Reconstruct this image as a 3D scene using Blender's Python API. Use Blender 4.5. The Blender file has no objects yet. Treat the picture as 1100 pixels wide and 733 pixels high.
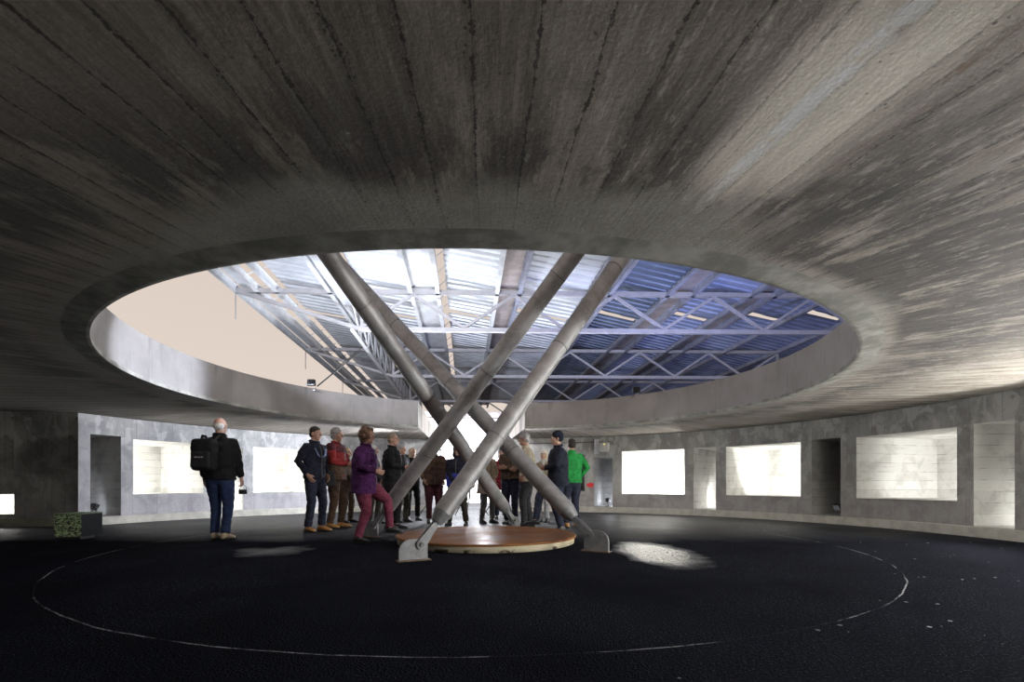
import bpy, bmesh, math, random
from mathutils import Vector, Matrix, noise
random.seed(7)
PI = math.pi
COL = bpy.context.scene.collection
F = 519.4
HC = 0.82                         # camera height
CX, CY = -0.33, 6.93              # centre of the round hall
RIN, RR, RL = 4.31, 7.53, 8.35    # oculus radius, wall radius right / left
ZRIM, ZWALL, ZTOP = 2.107, 2.173, 2.69
UD = Vector((-0.0956, 0.9954, 0)); PD = Vector((0.9954, 0.0956, 0))   # hall axis and its perpendicular

def rad(a): return a * PI / 180
def px(x, d, z=0.0): return Vector(((x - 550) / F * d, d, z))
def pxy(x, y, d): return Vector(((x - 550) / F * d, d, HC + (520 - y) / F * d))

# ------------------------------------------------------------------ materials
MATS = {}
class NT:
    def __init__(s, name):
        s.m = bpy.data.materials.new(name); s.m.use_nodes = True
        s.t = s.m.node_tree; s.b = s.t.nodes['Principled BSDF']
    def n(s, typ, **kw):
        nd = s.t.nodes.new(typ)
        for k, v in kw.items():
            if k.startswith('i_'):
                key = k[2:]
                key = int(key) if key.isdigit() else key.replace('_', ' ')
                nd.inputs[key].default_value = v
            else: setattr(nd, k, v)
        return nd
    def l(s, a, b): s.t.links.new(a, b)
    def math(s, op, a, b=None, c=None, clamp=False):
        nd = s.t.nodes.new('ShaderNodeMath'); nd.operation = op; nd.use_clamp = clamp
        for i, v in enumerate((a, b, c)):
            if v is None: continue
            if isinstance(v, (int, float)): nd.inputs[i].default_value = v
            else: s.l(v, nd.inputs[i])
        return nd.outputs[0]
    def mix(s, fac, a, b, typ='MIX'):
        nd = s.t.nodes.new('ShaderNodeMix'); nd.data_type = 'RGBA'; nd.blend_type = typ
        for i, v in ((0, fac), (6, a), (7, b)):
            if isinstance(v, (int, float)): nd.inputs[i].default_value = v
            elif isinstance(v, (tuple, list)): nd.inputs[i].default_value = (*v[:3], 1)
            else: s.l(v, nd.inputs[i])
        return nd.outputs[2]
    def ramp(s, fac, p0, p1, c0=0.0, c1=1.0):
        nd = s.t.nodes.new('ShaderNodeMapRange'); nd.clamp = True; nd.interpolation_type = 'SMOOTHSTEP'
        nd.inputs[1].default_value = p0; nd.inputs[2].default_value = p1
        nd.inputs[3].default_value = c0; nd.inputs[4].default_value = c1
        s.l(fac, nd.inputs[0]); return nd.outputs[0]
    def noise(s, vec, scale, detail=6, rough=0.6, dist=0.0):
        nd = s.n('ShaderNodeTexNoise'); nd.inputs['Scale'].default_value = scale
        nd.inputs['Detail'].default_value = detail; nd.inputs['Roughness'].default_value = rough
        nd.inputs['Distortion'].default_value = dist
        s.l(vec, nd.inputs['Vector']); return nd.outputs['Fac']
    def comb(s, x, y, z=0.0):
        nd = s.t.nodes.new('ShaderNodeCombineXYZ')
        for i, v in enumerate((x, y, z)):
            if isinstance(v, (int, float)): nd.inputs[i].default_value = v
            else: s.l(v, nd.inputs[i])
        return nd.outputs[0]
    def bump(s, h, strength=0.3, dist=0.02):
        nd = s.n('ShaderNodeBump'); nd.inputs['Strength'].default_value = strength
        nd.inputs['Distance'].default_value = dist
        s.l(h, nd.inputs['Height']); s.l(nd.outputs[0], s.b.inputs['Normal'])
    def base(s, c): s.l(c, s.b.inputs['Base Color'])
    def wn(s, v):
        nd = s.n('ShaderNodeTexWhiteNoise', noise_dimensions='1D'); s.l(v, nd.inputs['W']); return nd.outputs[0]

def simple(name, col, rough=0.7, var=0.15, scale=20, metal=0.0, bump=0.0, spec=0.5, col2=None):
    if name in MATS: return MATS[name]
    k = NT(name); tc = k.n('ShaderNodeTexCoord')
    nz = k.noise(tc.outputs['Object'], scale, 5)
    c2 = col2 if col2 else tuple(min(1, c * (1 + var) + 0.01 * var) for c in col)
    c1 = tuple(c * (1 - var) for c in col)
    k.base(k.mix(k.ramp(nz, 0.35, 0.65), c1, c2))
    k.b.inputs['Roughness'].default_value = rough; k.b.inputs['Metallic'].default_value = metal
    k.b.inputs['Specular IOR Level'].default_value = spec
    if bump: k.bump(nz, bump, 0.01)
    MATS[name] = k.m; return k.m

def emis(name, col, strength):
    if name in MATS: return MATS[name]
    k = NT(name); k.b.inputs['Base Color'].default_value = (*col, 1)
    k.b.inputs['Emission Color'].default_value = (*col, 1); k.b.inputs['Emission Strength'].default_value = strength
    MATS[name] = k.m; return k.m

def mat_ceiling():
    k = NT('board_marked_concrete_ceiling'); tc = k.n('ShaderNodeTexCoord')
    sp = k.n('ShaderNodeSeparateXYZ'); k.l(tc.outputs['Object'], sp.inputs[0])
    X, Y = sp.outputs[0], sp.outputs[1]
    r = k.math('SQRT', k.math('ADD', k.math('MULTIPLY', X, X), k.math('MULTIPLY', Y, Y)))
    th = k.math('ARCTAN2', X, k.math('MULTIPLY', Y, -1.0))         # 0 towards the near side, + to the right
    wob = k.math('MULTIPLY', k.math('SUBTRACT', k.noise(k.comb(k.math('MULTIPLY', th, 3.0), k.math('MULTIPLY', r, 0.5)), 2.0, 3), 0.5), 0.012)
    tw = k.math('ADD', th, wob)
    t = k.math('MULTIPLY', tw, 27.0)
    cell = k.math('FLOOR', t); fr = k.math('FRACT', t)
    rnd = k.wn(cell)
    edge = k.math('MINIMUM', fr, k.math('SUBTRACT', 1.0, fr))
    grain = k.noise(k.comb(k.math('MULTIPLY', th, 110.0), k.math('MULTIPLY', r, 1.6), rnd), 1.6, 9, 0.7)
    grit = k.noise(tc.outputs['Object'], 55.0, 6, 0.7)
    seamw = k.math('MULTIPLY', k.ramp(k.noise(tc.outputs['Object'], 26.0, 5, 0.8), 0.42, 0.66), 0.06)
    seam = k.math('LESS_THAN', edge, k.math('ADD', seamw, 0.004))
    seamsoft = k.math('SUBTRACT', 1.0, k.ramp(edge, 0.0, 0.22))
    seamsoft = k.math('MULTIPLY', seamsoft, k.ramp(k.wn(k.math('ADD', cell, 31.7)), 0.2, 0.8))
    # finer laths between the seams
    t2 = k.math('MULTIPLY', tw, 81.0); f2 = k.math('FRACT', t2)
    lath = k.math('SUBTRACT', 1.0, k.ramp(k.math('MINIMUM', f2, k.math('SUBTRACT', 1.0, f2)), 0.0, 0.07))
    lath = k.math('MULTIPLY', lath, k.ramp(grain, 0.5, 0.65))
    big = k.noise(tc.outputs['Object'], 0.9, 6, 0.6, 0.3)
    base = k.mix(rnd, (0.135, 0.114, 0.094), (0.265, 0.235, 0.205))
    base = k.mix(k.ramp(grain, 0.3, 0.75), base, (0.34, 0.31, 0.28))
    base = k.mix(k.math('MULTIPLY', k.ramp(big, 0.45, 0.68), 0.3), base, (0.15, 0.125, 0.105))
    # pale lime washed boards on the right hand side
    def band(c, w, soft): return k.math('SUBTRACT', 1.0, k.ramp(k.math('ABSOLUTE', k.math('SUBTRACT', tw, c)), w, w + soft))
    streak = k.noise(k.comb(k.math('MULTIPLY', th, 30.0), k.math('MULTIPLY', r, 0.9), 3.0), 1.6, 10, 0.75)
    pale = k.math('MULTIPLY', band(0.259, 0.030, 0.025), k.ramp(streak, 0.05, 0.34))
    pale = k.math('MULTIPLY', pale, k.ramp(r, 4.65, 5.2))
    base = k.mix(k.math('MULTIPLY', pale, 0.95), base, (0.92, 0.87, 0.78))
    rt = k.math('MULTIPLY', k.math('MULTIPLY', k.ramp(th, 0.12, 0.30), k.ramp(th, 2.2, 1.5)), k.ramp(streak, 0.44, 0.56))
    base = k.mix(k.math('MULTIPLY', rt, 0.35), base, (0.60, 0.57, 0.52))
    lime = k.math('MULTIPLY', band(0.2515, 0.0035, 0.006), k.ramp(k.noise(tc.outputs['Object'], 6.0, 6, 0.7), 0.36, 0.50))
    base = k.mix(k.math('MULTIPLY', lime, k.ramp(r, 4.5, 5.3)), base, (0.95, 0.95, 0.96))
    rust = k.ramp(k.noise(k.comb(k.math('MULTIPLY', th, 14.0), k.math('MULTIPLY', r, 1.8), 9.0), 2.1, 3), 0.69, 0.75)
    base = k.mix(k.math('MULTIPLY', rust, 0.5), base, (0.22, 0.11, 0.05))
    # dark damp stains in a ring near the opening
    dn = k.noise(k.comb(k.math('MULTIPLY', th, 11.0), k.math('MULTIPLY', r, 0.8), 5.0), 1.0, 10, 0.72)
    ring = k.math('MULTIPLY', k.ramp(r, 4.66, 4.95), k.ramp(r, 5.75, 5.0))
    damp = k.math('MULTIPLY', ring, k.math('MULTIPLY', k.ramp(dn, 0.43, 0.53), k.math('SUBTRACT', 1.0, k.math('MULTIPLY', pale, 0.9))))
    d2n = k.noise(k.comb(k.math('MULTIPLY', th, 13.0), k.math('MULTIPLY', r, 0.9), 15.0), 1.1, 10, 0.74)
    d2 = k.math('MULTIPLY', k.math('MULTIPLY', k.ramp(d2n, 0.42, 0.50), k.math('MULTIPLY', k.ramp(r, 4.5, 4.62), k.ramp(r, 6.6, 5.3))), k.math('MULTIPLY', k.ramp(th, 0.30, 0.42), k.ramp(th, 1.5, 0.9)))
    base = k.mix(k.math('MULTIPLY', d2, 0.85), base, (0.04, 0.037, 0.038))
    base = k.mix(k.math('MULTIPLY', damp, 0.78), base, (0.04, 0.037, 0.037))
    # the smooth trowelled collar
    col_n = k.noise(tc.outputs['Object'], 2.2, 9, 0.7)
    collar = k.mix(k.ramp(col_n, 0.3, 0.7), (0.22, 0.22, 0.20), (0.36, 0.355, 0.325))
    rj = k.math('ADD', r, k.math('MULTIPLY', k.math('SUBTRACT', k.noise(tc.outputs['Object'], 1.6, 5), 0.5), 0.5))
    cth = k.math('MULTIPLY', k.ramp(k.math('ABSOLUTE', th), 0.15, 0.5), 0.30)
    cf = k.ramp(k.math('ADD', rj, cth), 4.95, 4.72)
    seam_on = k.math('MULTIPLY', seam, k.math('SUBTRACT', 1.0, k.math('MULTIPLY', cf, 0.8)))
    seam_on = k.math('MULTIPLY', seam_on, k.math('SUBTRACT', 1.0, k.math('MULTIPLY', pale, 0.8)))
    base = k.mix(k.math('MULTIPLY', cf, 0.85), base, collar)
    base = k.mix(k.math('MULTIPLY', seamsoft, k.math('SUBTRACT', 0.45, k.math('MULTIPLY', cf, 0.4))), base, (0.06, 0.055, 0.05))
    base = k.mix(k.math('MULTIPLY', seam_on, 0.85), base, (0.03, 0.028, 0.026))
    base = k.mix(k.math('MULTIPLY', lath, 0.6), base, (0.05, 0.045, 0.04))
    chip = k.ramp(k.noise(k.comb(k.math('MULTIPLY', th, 60.0), k.math('MULTIPLY', r, 6.0), 1.0), 3.0, 3), 0.74, 0.78)
    base = k.mix(k.math('MULTIPLY', chip, 0.5), base, (0.55, 0.53, 0.48))
    pit = k.n('ShaderNodeTexVoronoi'); pit.inputs['Scale'].default_value = 38.0; k.l(tc.outputs['Object'], pit.inputs['Vector'])
    pits = k.math('MULTIPLY', k.math('LESS_THAN', pit.outputs['Distance'], 0.22), k.ramp(k.math('ADD', k.noise(tc.outputs['Object'], 5.0, 4, 0.7), k.math('MULTIPLY', seamsoft, 0.25)), 0.55, 0.72))
    base = k.mix(k.math('MULTIPLY', pits, 0.7), base, (0.02, 0.02, 0.02))
    fleck = k.math('MULTIPLY', k.ramp(k.noise(tc.outputs['Object'], 42.0, 4, 0.75), 0.62, 0.72), 0.45)
    base = k.mix(fleck, base, (0.46, 0.44, 0.41))
    vn = k.noise(k.comb(k.math('MULTIPLY', th, 75.0), k.math('MULTIPLY', r, 3.2), 4.0), 1.5, 10, 0.78)
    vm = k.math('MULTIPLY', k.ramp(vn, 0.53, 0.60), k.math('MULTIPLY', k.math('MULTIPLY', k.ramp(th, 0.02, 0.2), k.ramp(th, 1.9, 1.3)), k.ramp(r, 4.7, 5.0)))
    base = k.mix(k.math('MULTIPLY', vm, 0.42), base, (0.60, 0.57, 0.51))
    base = k.mix(0.6, base, k.mix(grit, (0.0, 0.0, 0.0), (0.9, 0.88, 0.85)), 'SOFT_LIGHT')
    k.base(base); k.b.inputs['Roughness'].default_value = 0.85
    h = k.math('SUBTRACT', k.math('ADD', k.math('MULTIPLY', grain, 0.5), k.math('MULTIPLY', grit, 0.6)), k.math('MULTIPLY', seam_on, 0.9))
    h = k.math('ADD', h, k.math('MULTIPLY', rnd, 0.3))
    k.bump(h, 0.35, 0.012)
    return k.m

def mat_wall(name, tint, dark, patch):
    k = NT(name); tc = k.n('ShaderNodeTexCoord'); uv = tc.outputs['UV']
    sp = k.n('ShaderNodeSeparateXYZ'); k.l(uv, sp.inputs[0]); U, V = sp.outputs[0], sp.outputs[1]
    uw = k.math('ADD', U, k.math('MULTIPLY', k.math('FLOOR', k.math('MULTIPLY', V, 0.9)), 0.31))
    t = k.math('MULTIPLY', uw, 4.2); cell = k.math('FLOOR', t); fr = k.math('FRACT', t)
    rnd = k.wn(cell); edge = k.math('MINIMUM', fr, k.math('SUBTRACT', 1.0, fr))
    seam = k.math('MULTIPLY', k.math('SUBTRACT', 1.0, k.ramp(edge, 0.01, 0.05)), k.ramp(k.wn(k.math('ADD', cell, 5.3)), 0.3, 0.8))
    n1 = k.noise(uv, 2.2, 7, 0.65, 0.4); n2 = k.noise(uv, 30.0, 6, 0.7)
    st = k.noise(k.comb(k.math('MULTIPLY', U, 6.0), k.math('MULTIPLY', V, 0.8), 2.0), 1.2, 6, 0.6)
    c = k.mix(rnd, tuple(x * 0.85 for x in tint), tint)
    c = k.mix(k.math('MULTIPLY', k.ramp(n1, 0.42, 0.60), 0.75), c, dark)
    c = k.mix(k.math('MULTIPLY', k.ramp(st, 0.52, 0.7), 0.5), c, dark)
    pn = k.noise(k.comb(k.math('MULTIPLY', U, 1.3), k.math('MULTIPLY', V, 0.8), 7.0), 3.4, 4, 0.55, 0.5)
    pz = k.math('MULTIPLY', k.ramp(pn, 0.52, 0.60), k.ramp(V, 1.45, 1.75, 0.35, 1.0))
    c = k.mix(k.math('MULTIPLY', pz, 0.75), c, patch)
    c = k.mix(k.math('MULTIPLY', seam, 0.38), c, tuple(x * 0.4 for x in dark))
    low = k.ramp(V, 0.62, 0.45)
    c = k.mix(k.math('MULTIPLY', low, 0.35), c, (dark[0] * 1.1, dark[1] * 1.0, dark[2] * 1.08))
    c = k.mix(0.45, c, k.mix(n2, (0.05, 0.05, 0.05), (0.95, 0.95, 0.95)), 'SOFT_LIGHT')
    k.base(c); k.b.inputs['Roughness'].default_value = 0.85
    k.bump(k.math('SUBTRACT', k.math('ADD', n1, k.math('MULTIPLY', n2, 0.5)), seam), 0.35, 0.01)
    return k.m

def mat_niche(name, tint):
    k = NT(name); tc = k.n('ShaderNodeTexCoord'); uv = tc.outputs['UV']
    sp = k.n('ShaderNodeSeparateXYZ'); k.l(uv, sp.inputs[0]); U, V = sp.outputs[0], sp.outputs[1]
    vw = k.math('ADD', V, k.math('MULTIPLY', k.noise(uv, 1.2, 2), 0.02))
    t = k.math('MULTIPLY', vw, 5.6); cell = k.math('FLOOR', t); fr = k.math('FRACT', t)
    edge = k.math('MINIMUM', fr, k.math('SUBTRACT', 1.0, fr))
    gap = k.noise(k.comb(k.math('MULTIPLY', U, 2.0), cell), 1.5, 4)
    seam = k.math('MULTIPLY', k.math('SUBTRACT', 1.0, k.ramp(edge, 0.015, 0.05)), k.ramp(gap, 0.42, 0.6))
    n1 = k.noise(uv, 2.6, 7, 0.62, 0.5); rnd = k.wn(cell)
    stk = k.noise(k.comb(U, k.math('MULTIPLY', V, 7.0)), 2.5, 6, 0.6)
    c = k.mix(rnd, tint, tuple(x * 0.86 for x in tint))
    c = k.mix(k.math('MULTIPLY', k.ramp(n1, 0.47, 0.66), 0.6), c, (tint[0] * 0.55, tint[1] * 0.545, tint[2] * 0.53))
    c = k.mix(k.math('MULTIPLY', k.ramp(stk, 0.55, 0.75), 0.4), c, (tint[0] * 0.62, tint[1] * 0.59, tint[2] * 0.52))
    c = k.mix(k.math('MULTIPLY', seam, 0.65), c, (0.10, 0.09, 0.075))
    k.base(c); k.b.inputs['Roughness'].default_value = 0.8
    k.bump(k.math('SUBTRACT', n1, seam), 0.3, 0.01)
    return k.m

def mat_floor():
    k = NT('wet_black_asphalt'); tc = k.n('ShaderNodeTexCoord'); ob = tc.outputs['Object']
    sp = k.n('ShaderNodeSeparateXYZ'); k.l(ob, sp.inputs[0]); X, Y = sp.outputs[0], sp.outputs[1]
    r = k.math('SQRT', k.math('ADD', k.math('MULTIPLY', X, X), k.math('MULTIPLY', Y, Y)))
    g = k.noise(ob, 70.0, 4, 0.7); g2 = k.noise(ob, 28.0, 4, 0.6); big = k.noise(ob, 0.8, 5, 0.6)
    vor = k.n('ShaderNodeTexVoronoi'); vor.inputs['Scale'].default_value = 90.0; k.l(ob, vor.inputs['Vector'])
    c = k.mix(g, (0.004, 0.0045, 0.0065), (0.023, 0.025, 0.034))
    c = k.mix(k.math('MULTIPLY', k.ramp(big, 0.35, 0.7), 0.5), c, (0.008, 0.008, 0.010))
    # chalky white ring on the floor, broken in places
    rr = k.math('ADD', r, k.math('MULTIPLY', k.math('SUBTRACT', k.noise(ob, 1.6, 4), 0.5), 0.05))
    line = k.math('SUBTRACT', 1.0, k.ramp(k.math('ABSOLUTE', k.math('SUBTRACT', rr, 4.64)), 0.002, 0.008))
    brk = k.math('MULTIPLY', k.ramp(k.noise(ob, 1.1, 5, 0.7), 0.43, 0.56), k.ramp(g2, 0.34, 0.5))
    c = k.mix(k.math('MULTIPLY', line, k.math('ADD', k.math('MULTIPLY', brk, 0.62), 0.02)), c, (0.60, 0.60, 0.60))
    # white flakes and droppings
    v2 = k.n('ShaderNodeTexVoronoi'); v2.inputs['Scale'].default_value = 8.0; k.l(ob, v2.inputs['Vector'])
    spk = k.math('LESS_THAN', v2.outputs['Distance'], k.math('MULTIPLY', k.ramp(k.noise(ob, 3.0, 3), 0.46, 0.66), 0.13))
    spk = k.math('MULTIPLY', spk, k.math('MULTIPLY', k.ramp(r, 4.2, 5.2), k.ramp(k.math('ADD', X, k.math('MULTIPLY', k.math('ABSOLUTE', Y), 0.4)), 2.0, 4.5)))
    spk = k.math('MULTIPLY', spk, k.ramp(g2, 0.36, 0.46))
    c = k.mix(spk, c, (0.55, 0.55, 0.53))
    k.base(c)
    # the puddle in front of the right hand strut, and smaller damp spots
    dx = k.math('SUBTRACT', X, 1.72 - CX); dy = k.math('SUBTRACT', Y, 5.75 - CY)
    pd = k.math('SQRT', k.math('ADD', k.math('MULTIPLY', k.math('MULTIPLY', dx, dx), 4.2), k.math('MULTIPLY', k.math('MULTIPLY', dy, dy), 0.72)))
    pd = k.math('ADD', pd, k.math('MULTIPLY', k.math('SUBTRACT', k.noise(ob, 2.5, 5, 0.6), 0.5), 0.7))
    wet = k.ramp(pd, 1.0, 0.55)
    dx2 = k.math('ADD', X, 2.9 + CX); dy2 = k.math('SUBTRACT', Y, 5.9 - CY)
    pd2 = k.math('SQRT', k.math('ADD', k.math('MULTIPLY', dx2, dx2), k.math('MULTIPLY', dy2, dy2)))
    pd2 = k.math('ADD', pd2, k.math('MULTIPLY', k.math('SUBTRACT', k.noise(ob, 3.5, 5, 0.6), 0.5), 1.0))
    wet = k.math('MAXIMUM', wet, k.ramp(pd2, 0.5, 0.0, 0.0, 0.28))
    damp = k.ramp(k.noise(ob, 0.7, 4, 0.6), 0.45, 0.7)
    far = k.ramp(k.math('ADD', Y, k.math('MULTIPLY', big, 1.5)), 0.6, 4.2)
    rg = k.math('SUBTRACT', k.math('SUBTRACT', 0.62, k.math('MULTIPLY', damp, 0.1)), k.math('MULTIPLY', far, 0.12))
    rg = k.math('SUBTRACT', rg, k.math('MULTIPLY', wet, k.ramp(g2, 0.35, 0.62, 0.14, 0.5)))
    k.l(rg, k.b.inputs['Roughness'])
    k.l(k.math('ADD', k.math('ADD', k.math('MULTIPLY', k.math('MULTIPLY', k.ramp(g, 0.58, 0.68), k.ramp(k.noise(ob, 0.55, 4, 0.6), 0.42, 0.6)), k.ramp(r, 6.3, 3.0, 0.05, 0.5)), k.math('MULTIPLY', far, 0.40)), k.math('MULTIPLY', wet, 0.9)), k.b.inputs['Specular IOR Level'])
    h = k.math('ADD', k.math('MULTIPLY', vor.outputs['Distance'], 0.8), k.math('ADD', g, k.math('MULTIPLY', g2, 0.8)))
    nd = k.n('ShaderNodeBump'); nd.inputs['Distance'].default_value = 0.012
    k.l(k.math('SUBTRACT', 0.75, k.math('MULTIPLY', wet, 0.58)), nd.inputs['Strength'])
    k.l(h, nd.inputs['Height']); k.l(nd.outputs[0], k.b.inputs['Normal'])
    return k.m

def mat_drum():
    k = NT('smooth_drum_concrete'); tc = k.n('ShaderNodeTexCoord'); ob = tc.outputs['Object']
    sp = k.n('ShaderNodeSeparateXYZ'); k.l(ob, sp.inputs[0])
    th = k.math('ARCTAN2', sp.outputs[0], sp.outputs[1])
    st = k.noise(k.comb(k.math('MULTIPLY', th, 30.0), k.math('MULTIPLY', sp.outputs[2], 1.2)), 1.0, 6, 0.6)
    n = k.noise(ob, 2.0, 6)
    c = k.mix(k.ramp(n, 0.3, 0.7), (0.21, 0.198, 0.192), (0.265, 0.25, 0.243))
    c = k.mix(k.math('MULTIPLY', k.ramp(st, 0.54, 0.72), 0.45), c, (0.115, 0.108, 0.104))
    t = k.math('FRACT', k.math('MULTIPLY', th, 5.2)); e = k.math('MINIMUM', t, k.math('SUBTRACT', 1.0, t))
    c = k.mix(k.math('MULTIPLY', k.math('SUBTRACT', 1.0, k.ramp(e, 0.0, 0.012)), 0.3), c, (0.1, 0.1, 0.1))
    k.base(c); k.b.inputs['Roughness'].default_value = 0.8; k.bump(k.noise(ob, 18.0, 5), 0.15, 0.01)
    return k.m

def mat_pipe():
    k = NT('galvanised_pipe_steel'); tc = k.n('ShaderNodeTexCoord'); ob = tc.outputs['Object']
    n = k.noise(ob, 3.0, 7, 0.65, 0.6); n2 = k.noise(ob, 26.0, 5, 0.6)
    c = k.mix(k.ramp(n, 0.35, 0.65), (0.20, 0.20, 0.205), (0.33, 0.335, 0.345))
    c = k.mix(k.math('MULTIPLY', k.ramp(n2, 0.5, 0.75), 0.4), c, (0.42, 0.42, 0.43))
    c = k.mix(k.math('MULTIPLY', k.ramp(k.noise(ob, 1.1, 4), 0.5, 0.7), 0.35), c, (0.22, 0.17, 0.14))
    k.base(c); k.b.inputs['Roughness'].default_value = 0.5; k.b.inputs['Metallic'].default_value = 0.35
    k.bump(n2, 0.1, 0.005)
    return k.m

def mat_wood():
    k = NT('varnished_brown_wood'); tc = k.n('ShaderNodeTexCoord'); ob = tc.outputs['Object']
    sp = k.n('ShaderNodeSeparateXYZ'); k.l(ob, sp.inputs[0])
    g = k.noise(k.comb(k.math('MULTIPLY', sp.outputs[0], 1.0), k.math('MULTIPLY', sp.outputs[1], 14.0)), 1.6, 7, 0.6)
    n = k.noise(ob, 1.6, 5, 0.6, 0.4)
    c = k.mix(g, (0.12, 0.042, 0.010), (0.29, 0.12, 0.03))
    c = k.mix(k.math('MULTIPLY', k.ramp(n, 0.45, 0.65), 0.6), c, (0.10, 0.035, 0.02))
    k.base(c); k.l(k.ramp(n, 0.4, 0.62, 0.62, 0.42), k.b.inputs['Roughness']); k.b.inputs['Specular IOR Level'].default_value = 0.2
    k.bump(g, 0.1, 0.005); return k.m

def mat_cream():
    k = NT('chipped_cream_paint'); tc = k.n('ShaderNodeTexCoord'); ob = tc.outputs['Object']
    sp = k.n('ShaderNodeSeparateXYZ'); k.l(ob, sp.inputs[0])
    n = k.noise(ob, 7.0, 5, 0.6)
    low = k.ramp(sp.outputs[2], 0.055, 0.03)
    chip = k.math('MULTIPLY', k.ramp(n, 0.52, 0.58), low)
    c = k.mix(k.noise(ob, 3.0, 4), (0.50, 0.44, 0.30), (0.62, 0.56, 0.41))
    c = k.mix(chip, c, (0.06, 0.035, 0.02))
    k.base(c); k.b.inputs['Roughness'].default_value = 0.6; return k.m

def mat_grassbox():
    k = NT('green_mottled_face'); tc = k.n('ShaderNodeTexCoord'); ob = tc.outputs['Object']
    mp = k.n('ShaderNodeMapping'); mp.inputs['Scale'].default_value = (1, 1.0, 1.9); k.l(ob, mp.inputs[0])
    n = k.noise(mp.outputs[0], 32.0, 3, 0.55, 0.8)
    c = k.mix(k.ramp(n, 0.46, 0.54), (0.015, 0.018, 0.012), (0.36, 0.46, 0.24))
    k.base(c); k.b.inputs['Roughness'].default_value = 0.8; return k.m

def mat_sheet(name, c0, c1):
    k = NT(name); tc = k.n('ShaderNodeTexCoord'); ob = tc.outputs['Object']
    n = k.noise(ob, 0.5, 5, 0.6); g = k.noise(k.comb(k.n('ShaderNodeSeparateXYZ').outputs[0], 0.0), 1.0)
    n2 = k.noise(ob, 4.0, 5, 0.6)
    c = k.mix(k.ramp(n, 0.3, 0.7), c0, c1)
    c = k.mix(k.math('MULTIPLY', k.ramp(n2, 0.55, 0.75), 0.25), c, tuple(x * 0.6 for x in c0))
    k.base(c); k.b.inputs['Roughness'].default_value = 0.45; k.b.inputs['Metallic'].default_value = 0.3
    return k.m

M_CEIL = mat_ceiling()
M_WL = mat_wall('wall_concrete_lit', (0.52, 0.52, 0.52), (0.30, 0.30, 0.315), (0.64, 0.64, 0.64))  # left wall: its stronger light is put into a paler tint
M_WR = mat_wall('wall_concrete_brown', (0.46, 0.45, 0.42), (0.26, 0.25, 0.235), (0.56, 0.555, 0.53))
M_NICHE = mat_niche('niche_concrete', (0.70, 0.695, 0.665))
M_NSHADE = mat_niche('niche_concrete_shaded', (0.42, 0.41, 0.39))  # unlit recesses: same concrete, with shade put into a darker tint
M_PLINTH = simple('plinth_concrete', (0.50, 0.485, 0.425), 0.8, 0.12, 6, bump=0.2)
M_FLOOR = mat_floor(); M_DRUM = mat_drum(); M_PIPE = mat_pipe(); M_WOOD = mat_wood(); M_CREAM = mat_cream()
M_STEEL = simple('grey_painted_steel', (0.21, 0.215, 0.225), 0.5, 0.15, 14, metal=0.3)
M_STEELD = simple('weathered_dark_steel', (0.13, 0.13, 0.13), 0.5, 0.2, 20, metal=0.4)
M_RUST = simple('rusty_steel', (0.14, 0.09, 0.055), 0.7, 0.3, 25)
M_BLACK = simple('black_plastic', (0.012, 0.012, 0.013), 0.45, 0.2, 30)
M_WHITEM = simple('white_roof_steel', (0.62, 0.63, 0.65), 0.45, 0.1, 3)
M_SHEET = mat_sheet('corrugated_roof_sheet', (0.50, 0.52, 0.55), (0.66, 0.68, 0.71))
M_GUTTER = simple('brown_gutter_plate', (0.30, 0.26, 0.25), 0.6, 0.15, 3)
M_OUTW = simple('white_rendered_wall', (0.80, 0.80, 0.78), 0.8, 0.04, 3)
M_GROUND = simple('dark_ground', (0.03, 0.03, 0.032), 0.7, 0.3, 5)

# ------------------------------------------------------------------ mesh helpers
def finish(bm, name, mat, parent=None, smooth=False, loc=None, mods=()):
    me = bpy.data.meshes.new(name); bm.normal_update(); bm.to_mesh(me); bm.free()
    for m in (mat if isinstance(mat, (list, tuple)) else [mat]): me.materials.append(m)
    if smooth:
        for p in me.polygons: p.use_smooth = True
    ob = bpy.data.objects.new(name, me); COL.objects.link(ob)
    if parent: ob.parent = parent
    if loc is not None: ob.location = loc
    return ob
def empty(name, label, cat, loc=(0, 0, 0), rz=0.0, group=None):
    o = bpy.data.objects.new(name, None); o.empty_display_size = 0.2; COL.objects.link(o)
    o.location = loc; o.rotation_euler = (0, 0, rz); o['label'] = label; o['category'] = cat
    if group: o['group'] = group
    return o
def tag(o, label, cat, group=None):
    o['label'] = label; o['category'] = cat
    if group: o['group'] = group
    return o
def struct(o, label=None):
    o['kind'] = 'structure'
    if label: o['label'] = label
    return o
def box(bm, c, s, rot=None, bev=0.0, mi=0):
    ret = bmesh.ops.create_cube(bm, size=1.0)
    vs = ret['verts']
    bmesh.ops.scale(bm, vec=s, verts=vs)
    if bev:
        es = list({e for v in vs for e in v.link_edges})
        r2 = bmesh.ops.bevel(bm, geom=es, offset=bev, segments=2, affect='EDGES', profile=0.6)
        vs = list({v for f in r2['faces'] for v in f.verts} | {v for v in vs if v.is_valid})
    if rot is not None: bmesh.ops.rotate(bm, cent=(0, 0, 0), matrix=rot, verts=vs)
    bmesh.ops.translate(bm, vec=c, verts=vs)
    if mi:
        for f in {f for v in vs for f in v.link_faces}: f.material_index = mi
    return vs
def frame(d, up=Vector((0, 0, 1))):
    d = d.normalized()
    if abs(d.dot(up)) > 0.98: up = Vector((1, 0, 0))
    a = up.cross(d).normalized(); b = d.cross(a).normalized()
    return a, b
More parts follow.
